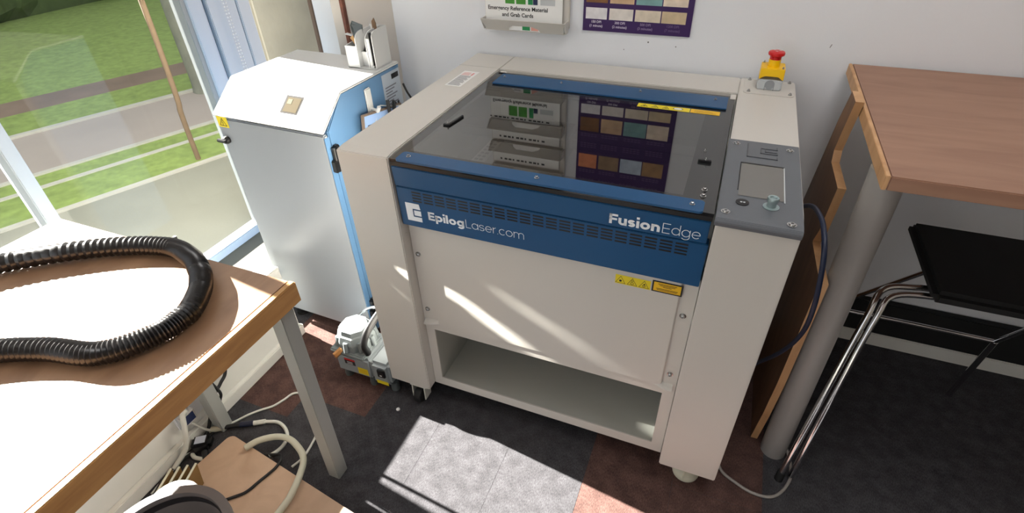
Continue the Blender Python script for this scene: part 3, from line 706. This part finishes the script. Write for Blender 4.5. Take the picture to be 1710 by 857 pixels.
card('sample_card', [(-.262, .486, zz+.045), (-.249, .500, zz+.045), (-.246, .508, zz+.118), (-.276, .500, zz+.130), (-.279, .492, zz+.118)], (0, .002, 0), card_k, 'dark tinted sample card leaning in the organiser')
card('wooden_sample', [(-.286, .490, zz+.082), (-.272, .496, zz+.094), (-.252, .482, zz+.060), (-.255, .478, zz+.056)], (0, .004, 0), lipping, 'small pale wooden sample leaning left in the organiser')
card('clear_sample', [(-.312, .500, zz+.088), (-.311, .512, zz+.089), (-.255, .512, zz+.080), (-.255, .500, zz+.079)], (0, 0, .0015), greyp, 'thin grey sliver poking out left from the organiser')
card('black_card', [(-.245, .487, zz+.040), (-.218, .487, zz+.040), (-.218, .503, zz+.058), (-.245, .503, zz+.058)], (0, .002, .004), blacksat, 'glossy black card standing in the middle pocket of the organiser')
card('brown_card', [(-.214, .520, zz+.02), (-.204, .520, zz+.02), (-.205, .520, zz+.122), (-.210, .520, zz+.138), (-.219, .520, zz+.128), (-.220, .520, zz+.118)], (0, .003, 0), mat('brown_card', srgb(112, 86, 62), .6), 'brown card standing tallest at the right of the organiser')
card('dark_strip', [(-.199, .464, zz+.012), (-.196, .464, zz+.012), (-.196, .464, zz+.108), (-.199, .464, zz+.108)], (0, .012, 0), blacksat, 'thin dark strip standing at the right end of the organiser')
# hanging sign beside the machine on the hook
hs = thing('hanging_sign', 'small framed sign hanging by white string from the cabinet side hook', 'sign', (-.135, .40, .72))
Ms = Matrix.Translation((-.158, .405, .757)) @ Matrix.Rotation(math.radians(90), 4, 'Z') @ Matrix.Rotation(math.radians(10), 4, 'Y')
bm = BM(); add_box(bm, -.105, .105, -.004, .004, -.07, .052, .002, M=Ms); obj('frame', bm, mat('sign_frame', srgb(120, 104, 92), .6), hs)
bm = BM(); add_box(bm, -.098, .098, -.0052, -.0045, -.063, .046, M=Ms); fc = obj('face', bm, mat('sign_pale_blue', srgb(150, 180, 225), .5), hs)
bm = BM(); add_box(bm, -.085, .085, -.0062, -.0055, -.02, .018, M=Ms); obj('sign_band', bm, navy, fc)
bm = BM()
for k in range(9): add_box(bm, -.078+.017*k, -.066+.017*k, -.0068, -.0063, -.006, .006, M=Ms)
obj('sign_writing', bm, paper, fc)
bm = BM(); tube(bm, [(-.156, .405, .822), (-.152, .35, .775), (-.148, .308, .765)], .0012, 6); tube(bm, [(-.156, .405, .822), (-.152, .46, .800), (-.148, .495, .79)], .0012, 6); obj('string', bm, cable_w, hs)
bm = BM(); tube(bm, [(-.146, .432, .83), (-.140, .425, .80), (-.132, .418, .765), (-.140, .412, .75)], .0055, 8); tube(bm, [(-.150, .47, .812), (-.138, .45, .80), (-.130, .425, .765), (-.128, .41, .758)], .0055, 8)
tag(obj('allen_key', bm, black, None, True), 'pair of black hooked keys hanging over the small sign', 'hex key')
bm = BM(); tube(bm, [(-.178, .577, .83), (-.172, .585, .80), (-.162, .60, .76), (-.150, .61, .70), (-.14, .62, .5)], .0035, 8); tag(obj('power_cable', bm, cable_k, None, True), 'thin black cable dropping behind the extraction cabinet', 'cable')

# ------------------------------------------------------------------ air compressor
ac = thing('air_compressor', 'small grey air compressor with white pump head on the floor', 'air compressor', (-.12, .09, 0))
bm = BM(); add_box(bm, -.237, -.098, .020, .150, .032, .100, .008); obj('motor_housing', bm, compm, ac, True)
bm = BM(); add_box(bm, -.096, -.026, .016, .200, .030, .103, .010); mh = obj('rear_housing', bm, compm, ac, True)
bm = BM(); add_box(bm, -.243, -.110, .012, .120, .100, .112, .004); obj('pump_flange', bm, compw, ac)
bm = BM()
lathe(bm, [(.064, 0), (.064, .020), (.056, .038), (.050, .040), (.046, .052), (.020, .056), (0, .056)], (-.176, .078, .112), 8, Matrix.Rotation(math.radians(22.5), 4, 'Z'))
for k in range(8):
    a = math.radians(45*k); bar(bm, (-.176+.066*math.cos(a), .078+.062*math.sin(a), .112), (-.176+.060*math.cos(a), .078+.056*math.sin(a), .140), .008, 10)
obj('pump_head', bm, compw, ac)
bm = BM(); bar(bm, (-.200, .024, .112), (-.210, -.006, .106), .009, 6); obj('brass_fitting', bm, brass, ac)
bm = BM(); tube(bm, [(-.105, .035, .115), (-.108, .028, .145), (-.104, .050, .172), (-.098, .10, .190), (-.092, .15, .196)], .011, 10); obj('carry_handle', bm, black, ac, True)
bm = BM(); tube(bm, [(-.20, .13, .15), (-.17, .15, .17), (-.13, .165, .175), (-.09, .19, .16)], .004, 8); obj('air_pipe', bm, chrome, ac, True)
bm = BM(); quad(bm, (-.200, .0195, .066), (.042, 0, 0), (0, 0, .020), 0); quad(bm, (-.200, .0192, .080), (.042, 0, 0), (0, 0, .006), 1)
for k in range(2): quad(bm, (-.190, .0188, .069+.005*k), (.022, 0, 0), (0, 0, .002), 2)
obj('maker_label', bm, [ink, redm, paper], ac)
bm = BM(); quad(bm, (-.152, .0193, .044), (.040, 0, 0), (0, 0, .022), 0)
for k in range(3): quad(bm, (-.148, .0188, .048+.005*k), (.031, 0, 0), (0, 0, .0012), 1)
obj('yellow_label', bm, [yellow, mat('orange_ink', srgb(200, 130, 20), .6)], ac)
bm = BM(); quad(bm, (-.080, .0155, .034), (.045, 0, 0), (0, 0, .012), 0); obj('yellow_label', bm, [yellow], mh)
bm = BM(); add_box(bm, -.066, -.038, .008, .016, .064, .088, .002); sw = obj('power_switch', bm, black, mh)
bm = BM(); quad(bm, (-.056, .0078, .070), (.008, 0, 0), (0, 0, .004)); obj('switch_mark', bm, paper, sw)
for fx, fy in ((-.215, .040), (-.11, .036), (-.03, .04), (-.215, .13), (-.03, .215)):
    bm = BM(); lathe(bm, [(0, 0), (.014, 0), (.015, .010), (.012, .033), (0, .033)], (fx, fy, 0), 16); obj('rubber_foot', bm, mat('foot_grey', srgb(88, 96, 98), .5) if 'foot_grey' not in MATS else MATS['foot_grey'], ac, True)

for ch in ac.children_recursive:
    for v in ch.data.vertices:
        v.co.x += .022; v.co.y -= .022
        if v.co.z > .030: v.co.z = .030+(v.co.z-.030)*1.36

# ------------------------------------------------------------------ workbench at left
wb = thing('workbench', 'plywood-topped workbench with grey steel legs beside the window', 'workbench', (-.30, -.9, 0))
bm = BM(); add_box(bm, -.72, .028, -1.7, -.266, .652, .700, .002); tp = obj('table_top', bm, ply, wb)
bm = BM(); add_box(bm, .028, .042, -1.7, -.264, .648, .7002, .0015); obj('edge_lipping', bm, lipping, tp)
bm = BM(); add_box(bm, .0415, .0428, -1.7, -.264, .648, .698); obj('edge_face', bm, plye, tp)
def sqleg(p0, p1, hw, parent):
    bm = BM(); t = bmesh.new(); p0, p1 = Vector(p0), Vector(p1)
    a = [t.verts.new(p0+Vector((sx*hw, sy*hw, 0))) for sx, sy in ((-1, -1), (1, -1), (1, 1), (-1, 1))]
    b = [t.verts.new(p1+Vector((sx*hw, sy*hw, 0))) for sx, sy in ((-1, -1), (1, -1), (1, 1), (-1, 1))]
    t.faces.new(a[::-1]); t.faces.new(b)
    for i in range(4): t.faces.new([a[i], a[(i+1) % 4], b[(i+1) % 4], b[i]])
    bmesh.ops.bevel(t, geom=t.edges[:], offset=.002, segments=2, affect='EDGES'); merge(bm, t)
    return obj('leg', bm, leg_grey, parent)
sqleg((-.003, -.303, 0), (.002, -.292, .652), .019, wb)
sqleg((-.44, -.303, 0), (-.44, -.292, .652), .019, wb)
sqleg((-.003, -1.62, 0), (.002, -1.62, .652), .019, wb)
sqleg((-.44, -1.62, 0), (-.44, -1.62, .652), .019, wb)
# corrugated hose
bm = BM(); path = resample([(-.72, -.62, .724), (-.60, -.46, .724), (-.44, -.34, .724), (-.30, -.285, .724), (-.21, -.297, .724), (-.150, -.328, .724), (-.128, -.345, .724), (-.104, -.368, .724), (-.088, -.390, .724), (-.075, -.412, .724), (-.066, -.440, .724), (-.075, -.50, .724), (-.13, -.57, .724), (-.24, -.60, .724), (-.36, -.66, .724), (-.52, -.80, .724), (-.70, -1.0, .724)], .0024)
tube(bm, path, .0225, 20, 1, rib=.86, smooth=False)
tag(obj('corrugated_hose', bm, hosem, None, True), 'black corrugated hose coiled on the plywood workbench', 'hose')

# ------------------------------------------------------------------ sockets, cables, clutter under the bench
so = thing('wall_socket', 'white double power socket on the boxing under the workbench', 'power socket', (-.49, -.30, .12))
bm = BM(); add_box(bm, -.4898, -.482, -.395, -.245, .075, .161, .003); pl_ = obj('face_plate', bm, mat('socket_white', srgb(226, 228, 232), .3), so)
for dy in (-.355, -.285):
    bm = BM()
    add_box(bm, -.4825, -.4815, dy-.0035, dy+.0035, .128, .136); add_box(bm, -.4825, -.4815, dy-.014, dy-.008, .110, .115); add_box(bm, -.4825, -.4815, dy+.008, dy+.014, .110, .115); obj('pin_hole', bm, ink, pl_)
    bm = BM(); add_box(bm, -.4822, -.477, dy+.008, dy+.018, .142, .158, .001); obj('switch', bm, ext_white, pl_)
def cable(name, pts, r, m, label, cat='cable', grp=None, extra=None):
    bm = BM(); tube(bm, pts, r, 10, 8); return tag(obj(name, bm, m, None, True), label, cat, grp)
cable('network_cable', [(-.476, -.36, .075), (-.458, -.345, .03), (-.45, -.325, .005), (-.42, -.285, .004), (-.394, -.243, .004), (-.371, -.216, .004), (-.344, -.189, .004), (-.329, -.158, .004), (-.311, -.121, .004), (-.25, -.12, .004), (-.17, -.17, .004), (-.140, -.231, .004), (-.128, -.300, .004), (-.138, -.341, .004)], .0038, cable_w, 'thin white cable looping out across the carpet behind the bench leg')
ja = thing('joined_cable', 'white cable with cream, black and blue in-line connectors on the carpet', 'cable', (-.38, -.29, 0))
bm = BM(); bar(bm, (-.461, -.335, .011), (-.425, -.310, .011), .0095, 12); obj('cream_plug', bm, cable_i, ja, True)
bm = BM(); bar(bm, (-.427, -.311, .011), (-.385, -.285, .011), .0065, 12); obj('black_coupler', bm, cable_k, ja, True)
bm = BM(); bar(bm, (-.386, -.286, .011), (-.350, -.266, .011), .0085, 12); obj('blue_plug', bm, cable_b, ja, True)
bm = BM(); bar(bm, (-.351, -.267, .011), (-.320, -.248, .011), .0075, 12); obj('white_plug', bm, cable_w, ja, True)
bm = BM(); tube(bm, [(-.322, -.249, .010), (-.285, -.235, .007), (-.251, -.242, .006), (-.222, -.263, .006), (-.211, -.290, .006), (-.214, -.315, .006), (-.226, -.338, .006)], .0055, 10); obj('lead', bm, cable_w, ja, True)
cable('white_cable', [(-.400, -.415, .006), (-.43, -.421, .006), (-.455, -.418, .006), (-.463, -.46, .006), (-.45, -.55, .006)], .006, cable_w, 'short white cable curving from the left end of the board')
cable('white_cable', [(-.482, -.352, .12), (-.462, -.375, .14), (-.452, -.395, .10), (-.452, -.42, .04), (-.458, -.47, .008)], .0075, cable_w, 'white cable dropping from the socket to the floor at far left')
cable('ivory_tube', [(-.294, -.352, .030), (-.272, -.32, .034), (-.24, -.295, .034), (-.211, -.284, .034), (-.181, -.283, .034), (-.149, -.293, .034), (-.118, -.308, .034), (-.096, -.33, .034), (-.078, -.369, .034), (-.068, -.401, .034), (-.061, -.433, .034), (-.06, -.48, .034)], .0095, cable_i, 'thick ivory hose arching over the brown board on the floor', 'hose')
cable('black_lead', [(-.24, -.338, .006), (-.206, -.330, .012), (-.184, -.330, .022), (-.170, -.345, .0245), (-.168, -.366, .0235), (-.173, -.388, .0235), (-.182, -.417, .0235), (-.192, -.452, .0235), (-.209, -.473, .0235), (-.26, -.52, .0235)], .0042, cable_k, 'black lead lying across the brown board')
cable('black_flex', [(-.455, -.17, .64), (-.462, -.19, .30), (-.466, -.205, .154), (-.463, -.240, .124), (-.460, -.268, .112), (-.463, -.297, .078), (-.461, -.318, .046), (-.462, -.345, .012), (-.459, -.40, .006)], .0052, cable_k, 'black flex hanging down to the floor, left of a similar one', grp=None)
cable('black_flex', [(-.455, -.27, .60), (-.462, -.266, .30), (-.464, -.264, .168), (-.447, -.262, .112), (-.450, -.272, .084), (-.448, -.299, .042), (-.448, -.325, .010), (-.452, -.37, .006)], .0045, cable_k, 'black flex crossing in front of its neighbour by the socket')
cable('black_flex', [(-.44, -.385, .008), (-.455, -.43, .008), (-.46, -.5, .008), (-.43, -.58, .008)], .0048, cable_k, 'black flex trailing on the floor from the fused plug')
pg = thing('mains_plug', 'black three-pin mains plug with paper label lying on the carpet', 'plug', (-.44, -.385, 0))
bm = BM(); add_box(bm, -.028, .028, -.022, .022, 0, .034, .009, M=Matrix.Translation((-.440, -.380, .001)) @ Matrix.Rotation(.6, 4, 'Z')); obj('plug_body', bm, black, pg, True)
bm = BM(); add_box(bm, -.015, .015, -.014, .012, .0345, .0352, M=Matrix.Translation((-.440, -.380, .001)) @ Matrix.Rotation(.6, 4, 'Z')); obj('paper_label', bm, mat('plug_label', srgb(190, 196, 210), .5), pg)
bm = BM(); bar(bm, (-.415, -.398, .012), (-.395, -.412, .010), .009, 10); obj('cable_gland', bm, black, pg, True)
ub_ = thing('usb_charger', 'small white charger plugged into the left socket', 'charger', (-.47, -.37, .12))
bm = BM(); add_box(bm, -.4808, -.462, -.388, -.342, .086, .130, .003); obj('body', bm, ext_white, ub_)
bm = BM(); add_box(bm, -.4622, -.4612, -.382, -.348, .094, .124); obj('port', bm, navy, ub_)
# board on the floor
Mb = Matrix.Translation((-.379, -.325, 0)) @ Matrix.Rotation(math.radians(-8), 4, 'Z')
bm = BM(); t = bmesh.new(); pts = []
for cx, cy, a0, r in ((.52, -.02, 0, .02), (.02, -.02, 90, .02), (.02, -.26, 180, .02), (.52, -.26, 270, .02)):
    for k in range(6):
        a = math.radians(a0+18*k); pts.append(Mb @ Vector((cx+r*math.cos(a), cy+r*math.sin(a), .001)))
t.free(); prism(bm, pts, (0, 0, .018)); tag(obj('fibreboard_panel', bm, mdf), 'brown fibreboard panel with rounded corners lying flat on the carpet', 'board')
# thin wood pieces and round bin near the camera
for k in range(4):
    bm = BM(); add_box(bm, -.0025, .0025, -.05, .05, 0, .10, M=Matrix.Translation((-.365+.017*k, -.56+.012*k, .0205)) @ Matrix.Rotation(.35, 4, 'Z') @ Matrix.Rotation(.18, 4, 'Y'))
    add_box(bm, -.0027, .0027, -.05, .05, .099, .1015, mi=1, M=Matrix.Translation((-.365+.017*k, -.56+.012*k, .0205)) @ Matrix.Rotation(.35, 4, 'Z') @ Matrix.Rotation(.18, 4, 'Y'))
    tag(obj('wooden_offcut', bm, [mat('bronze_wood', srgb(140, 108, 60), .6) if 'bronze_wood' not in MATS else MATS['bronze_wood'], cable_i]), ('thin brown offcut standing leftmost in the row beside the bin', 'second thin brown offcut from the left in the row', 'third thin brown offcut from the left in the row', 'thin brown offcut standing rightmost in the row, nearest the tub')[k], 'offcut', 'thin offcuts standing beside the round bin')
wbx = BM(); lathe(wbx, [(0, 0), (.05, 0), (.058, .012), (.060, .19), (.054, .20), (0, .20)], (-.20, -.60, .0205), 28)
tag(obj('white_tub', wbx, ext_white, None, True), 'white plastic tub partly behind the round grey bin', 'tub')
rbn = thing('round_bin', 'round grey bin with open dark top in the lower left corner', 'bin', (-.02, -.74, 0))
bm = BM(); lathe(bm, [(0, .0), (.105, 0), (.125, .33), (.138, .335), (.138, .347), (.120, .347), (.118, .33), (.10, .02), (0, .02)], (-.03, -.715, .0), 56); obj('shell', bm, mat('bin_grey', srgb(130, 126, 126), .5), rbn, True)
bm = BM(); lathe(bm, [(.1175, .335), (.1170, .30), (.1, .022), (0, .022)], (-.03, -.715, 0), 56); obj('liner', bm, mat('bin_liner', srgb(40, 38, 42), .6), rbn, True)

# ------------------------------------------------------------------ wall things
ld = thing('leaflet_rack', 'cream wall rack of tiered leaflet pockets above the machine', 'leaflet rack', (.165, YB, 1.2))
bm = BM(); add_box(bm, .038, .324, YB-.012, YB-.001, .985, 1.52, .002); back = obj('back_plate', bm, cream2, ld)
def pocket(z0_, h, depth=.045):
    # sloping front with a thumb notch in the lower middle, side cheeks
    xa, xb = .040, .322; y0_, y1_ = YB-.020-.012, YB-depth-.012
    bm = BM(); n1, n2 = .128, .236
    P = lambda x, f: (x, y0_+(y1_-y0_)*f, z0_+h*f)
    prism(bm, [P(xa+.010, 0), P(n1, 0), P(n1+.003, .25), P(n1+.018, .50), P(n2-.025, .50), P(n2-.005, .25), P(n2, 0), P(xb-.010, 0), P(xb, 1), P(xa, 1)], (0, .003, .0006))
    for x in (xa, xb-.003): prism(bm, [(x, y0_, z0_), (x, y1_, z0_+h), (x, YB-.012, z0_+h), (x, YB-.012, z0_)], (.003, 0, 0))
    add_box(bm, xa+.006, xb-.006, y0_, YB-.012, z0_-.002, z0_)
    return obj('pocket', bm, cream2, ld)
lv = [(.974, .036, .046), (1.108, .026, .046), (1.195, .026, .046), (1.29, .026, .046), (1.385, .026, .046)]
for z0_, h, dpt in lv: pocket(z0_, h, dpt)
def leaflet(z0_, z1_, y, m, label, xa=.044, xb=.304):
    o = thing('leaflet', label, 'leaflet', ((xa+xb)/2, y, z0_), 'leaflets in the wall rack')
    bm = BM(); add_box(bm, xa, xb, y-.001, y, z0_, z1_); s = obj('sheet', bm, m, o); return o, s
o1, s1_ = leaflet(.978, 1.105, YB-.0200, paper, 'white emergency reference leaflet in the lowest pocket of the wall rack')
yy = YB-.0214
text_obj('heading', 'and Grab Cards', .0165, (.160, yy, 1.083), (1, 0, 0), (0, 0, 1), ink, s1_, .0003, 'CENTER') if False else None
# in the rack the sheet reads upright: heading above, pictures over it
text_obj('heading', 'Emergency Reference Material', .0165, (.155, yy, 1.033), (1, 0, 0), (0, 0, 1), ink, s1_, .0003, 'CENTER')
text_obj('heading', 'and Grab Cards', .0165, (.155, yy, 1.014), (1, 0, 0), (0, 0, 1), ink, s1_, .0003, 'CENTER')
for i, (xa, xb, m_) in enumerate(((.114, .146, green2), (.151, .183, green2), (.191, .207, green), (.208, .223, navy), (.232, .280, greyp))):
    bm = BM(); quad(bm, (xa, yy, 1.052 if i < 3 else 1.052), (xb-xa, 0, 0), (0, 0, .037 if i < 3 else .018)); obj('picture', bm, m_, s1_)
bm = BM()
for k in range(14): quad(bm, (.040+.0165*k, yy, 1.096), (.012 if k % 4 else .006, 0, 0), (0, 0, .005))
obj('small_writing', bm, ink, s1_)
# direct view label in the notch of the lowest pocket
bm = BM(); yq = YB-.0300; quad(bm, (.124, yq, .975), (.118, 0, 0), (0, 0, .030), 0); quad(bm, (.174, yq-.0003, .977), (.026, 0, 0), (0, 0, .022), 1); quad(bm, (.204, yq-.0003, .977), (.024, 0, 0), (0, 0, .020), 2); quad(bm, (.140, yq-.0003, .988), (.024, 0, 0), (0, 0, .003), 3)
obj('label', bm, [paper, green, mat('label_pink', srgb(230, 165, 150), .6), ink], s1_)
for (z0_, h, dpt), zl, t_ in zip(lv[1:], (1.166, 1.258, 1.35, 1.445), ('pale leaflet in the second pocket of the wall rack', 'pale leaflet in the middle pocket of the wall rack', 'pale leaflet in the fourth pocket of the wall rack', 'pale leaflet in the top pocket of the wall rack')):
    o, s = leaflet(z0_+.001, zl+.02, YB-.0180, paper, t_)
    bm = BM()
    for k in range(11): quad(bm, (.072+.0165*k, YB-.0194, zl+.004), (.012 if k % 3 else .007, 0, 0), (0, 0, .007))
    obj('writing', bm, ink, s)
# purple poster
po = thing('poster', 'dark purple engraving-sample poster with rows of photos on the wall', 'poster', (.527, YB, 1.2))
bm = BM(); prism(bm, [(.366, YB-.0005, .984), (.690, YB-.0005, .986), (.690, YB-.0005, 1.52), (.366, YB-.0005, 1.52)], (0, -.004, 0)); ps = obj('sheet', bm, purple, po)
photos = {'row_white': [mat('photo_pale_%d' % i, c, .5, noise=.25, nscale=50) for i, c in enumerate((srgb(226, 222, 224), srgb(224, 216, 208), srgb(220, 206, 186), srgb(206, 184, 150)))],
          'row_mid': [mat('photo_wood_%d' % i, c, .5, noise=.35, nscale=35) for i, c in enumerate((srgb(126, 84, 46), srgb(206, 172, 138), srgb(120, 160, 160), srgb(226, 208, 188)))],
          'row_top': [mat('photo_stone_%d' % i, c, .5, noise=.35, nscale=35) for i, c in enumerate((srgb(220, 138, 96), srgb(150, 124, 96), srgb(186, 200, 216), srgb(168, 132, 92)))]}
yp = YB-.0048
cols = [(.374, .440), (.447, .519), (.525, .600), (.603, .673)]
for row, (za, zb) in (('row_white', (1.0195, 1.052)), ('row_mid', (1.066, 1.116)), ('row_top', (1.203, 1.256)), ('row_white', (1.34, 1.40)), ('row_mid', (1.43, 1.49))):
    for i, (xa, xb) in enumerate(cols):
        bm = BM(); quad(bm, (xa, yp, za), (xb-xa, 0, 0), (0, 0, zb-za)); obj('photo', bm, photos[row][i], ps)
faint = [mat('poster_text_%d' % i, c, .6) for i, c in enumerate((srgb(214, 206, 222), srgb(200, 190, 210), srgb(140, 124, 156), srgb(104, 84, 126)))]
for i, (a, b, cx) in enumerate((('150 DPI', '(1 minute)', .408), ('300 DPI', '(2 minutes)', .481), ('500 DPI', '(3 minutes)', .558), ('1200 DPI', '(7 minutes)', .638))):
    text_obj('caption', a, .0098, (cx, yp, 1.0085), (1, 0, 0), (0, 0, 1), faint[i], ps, .0002, 'CENTER')
    text_obj('caption', b, .0098, (cx, yp, .9970), (1, 0, 0), (0, 0, 1), faint[i], ps, .0002, 'CENTER')
bm = BM()
for zz in (1.125, 1.132, 1.160, 1.167, 1.174, 1.265, 1.272, 1.30):
    for i, (xa, xb) in enumerate(cols):
        for k in range(5): quad(bm, (xa+.004+.012*k, yp, zz), (.009, 0, 0), (0, 0, .003))
obj('body_text', bm, faint[3], ps)
# little wall marks
bm = BM()
for x, z, s in ((.572, .962, .0025), (.655, .955, .0018), (.50, .935, .0015)): disc(bm, (x, YB-.0006, z), (1, 0, 0), (0, 0, 1), s, 0, 0)
quad(bm, (1.06, YB-.0006, .985), (.002, 0, .0), (.003, 0, .009))
o = struct('trim_7', bm, mat('wall_scuff', srgb(120, 118, 116), .8))

# ------------------------------------------------------------------ right-hand side
hb = thing('high_table', 'high brown-topped table with thick round white legs against the wall', 'table', (1.6, .5, 0))
bm = BM(); add_box(bm, 1.126, 2.30, .12, .792, .922, .95, .002); obj('table_top', bm, brownl, hb)
bm = BM(); add_box(bm, 1.118, 1.126, .12, .792, .922, .9503, .001); obj('edge_lipping', bm, beech_e, hb)
for lx, ly in ((1.160, .215), (2.22, .215), (2.22, .70)):
    bm = BM(); bar(bm, (lx, ly, 0), (lx-.012, ly+.0, .922), .034, 36); obj('leg', bm, leg_white, hb, True)
bm = BM()
prof = [(.528, .962), (.456, .962), (.484, .878), (.497, .825), (.479, .800), (.328, .809), (.348, .68), (.372, .636), (.364, .632), (.174, .653), (.180, .45), (.186, .304), (.205, .15), (.235, .001), (.74, .001), (.74, .25), (.66, .60), (.57, .874)]
t = bmesh.new(); x_ = 1.098; th = .018
a = [t.verts.new((x_, y, z)) for y, z in prof]; b = [t.verts.new((x_+th, y, z)) for y, z in prof]; n = len(prof)
t.faces.new(a[::-1]).material_index = 0; t.faces.new(b).material_index = 0
for i in range(n): t.faces.new([a[i], a[(i+1) % n], b[(i+1) % n], b[i]]).material_index = 1
bmesh.ops.recalc_face_normals(t, faces=t.faces)
vm = {v: bm.verts.new(v.co) for v in t.verts}
for f in t.faces:
    nf = bm.faces.new([vm[v] for v in f.verts]); nf.material_index = f.material_index
t.free(); tag(obj('stepped_panel', bm, [beech, beech_e]), 'saw-toothed wooden panel standing on edge between laser cutter and high table', 'wooden panel')
bm = BM()
prism(bm, [(1.262, .735, .921), (1.262, .66, .921), (1.262, .74, .62)], (.02, 0, 0)); obj('bracket', bm, beech_e, hb)
# black stool with chrome frame below
st = thing('cantilever_chair', 'black-seated chair with bent chrome tube legs under the high table', 'chair', (1.5, .35, 0))
for path in ([(1.175, .120, .012), (1.218, .215, .32), (1.248, .28, .50), (1.275, .34, .552), (1.34, .36, .562), (1.42, .37, .562)], [(1.205, .135, .012), (1.240, .222, .32), (1.268, .284, .50), (1.30, .33, .548), (1.42, .345, .562)]):
    bm = BM(); tube(bm, path, .0075, 14, 8); obj('leg', bm, chrome, st, True)
bm = BM(); bar(bm, (1.175, .120, 0), (1.178, .127, .03), .011, 14); obj('rubber_tip', bm, rubber, st, True)
bm = BM(); tube(bm, [(1.72, .12, .004), (1.68, .215, .32), (1.65, .28, .50), (1.60, .34, .562)], .009, 14, 8); obj('leg', bm, chrome, st, True)
bm = BM(); tube(bm, [(1.24, .555, .30), (1.45, .558, .30), (1.66, .555, .30)], .006, 12, 6); bar(bm, (1.24, .555, .30), (1.385, .44, .567), .006); bar(bm, (1.66, .555, .30), (1.63, .36, .565), .006); bar(bm, (1.24, .555, .30), (1.22, .62, .0), .008); bar(bm, (1.66, .555, .30), (1.68, .62, .0), .008); obj('cross_bar', bm, chrome, st, True)
bm = BM(); add_box(bm, 1.36, 1.70, .30, .62, .565, .60, .012); obj('seat', bm, seatm, st, True)
bm = BM(); add_box(bm, 1.17, 3.30, .772, .799, .058, .192, .003); tag(obj('cable_trunking', bm, seatm), 'wide black trunking on the wall just above the right-hand skirting', 'trunking')
bm = BM(); tube(bm, [(1.002, .235, .80), (1.016, .225, .803), (1.03, .18, .835), (1.035, .121, .856), (1.038, .05, .865), (1.045, -.0, .83), (1.06, -.0, .72), (1.07, .05, .60), (1.06, .12, .47), (1.03, .20, .33), (1.012, .25, .22)], .0048, 10); bar(bm, (1.0, .238, .80), (1.018, .222, .803), .008, 10)
tag(obj('data_cable', bm, cable_b, None, True), 'blue data cable looping from the side of the laser cutter', 'cable')
cable('power_lead', [(1.005, .14, .005), (1.024, .089, .005), (1.063, .065, .005), (1.106, .050, .005), (1.151, .053, .005), (1.181, .079, .005), (1.204, .127, .005), (1.206, .16, .006), (1.200, .185, .02), (1.185, .23, .03), (1.19, .28, .01)], .0042, cable_g, 'grey lead curving across the dark carpet to the round table leg')
for x, y, r, nm in ((.045, -.055, .006, 1),):
    bm = BM(); lathe(bm, [(0, 0), (r, .0005), (r, .004), (r*.5, .006), (0, .006)], (x, y, 0), 10); tag(obj('paper_scrap', bm, paper, None, True), 'tiny white scrap on the carpet left of the castor', 'scrap')
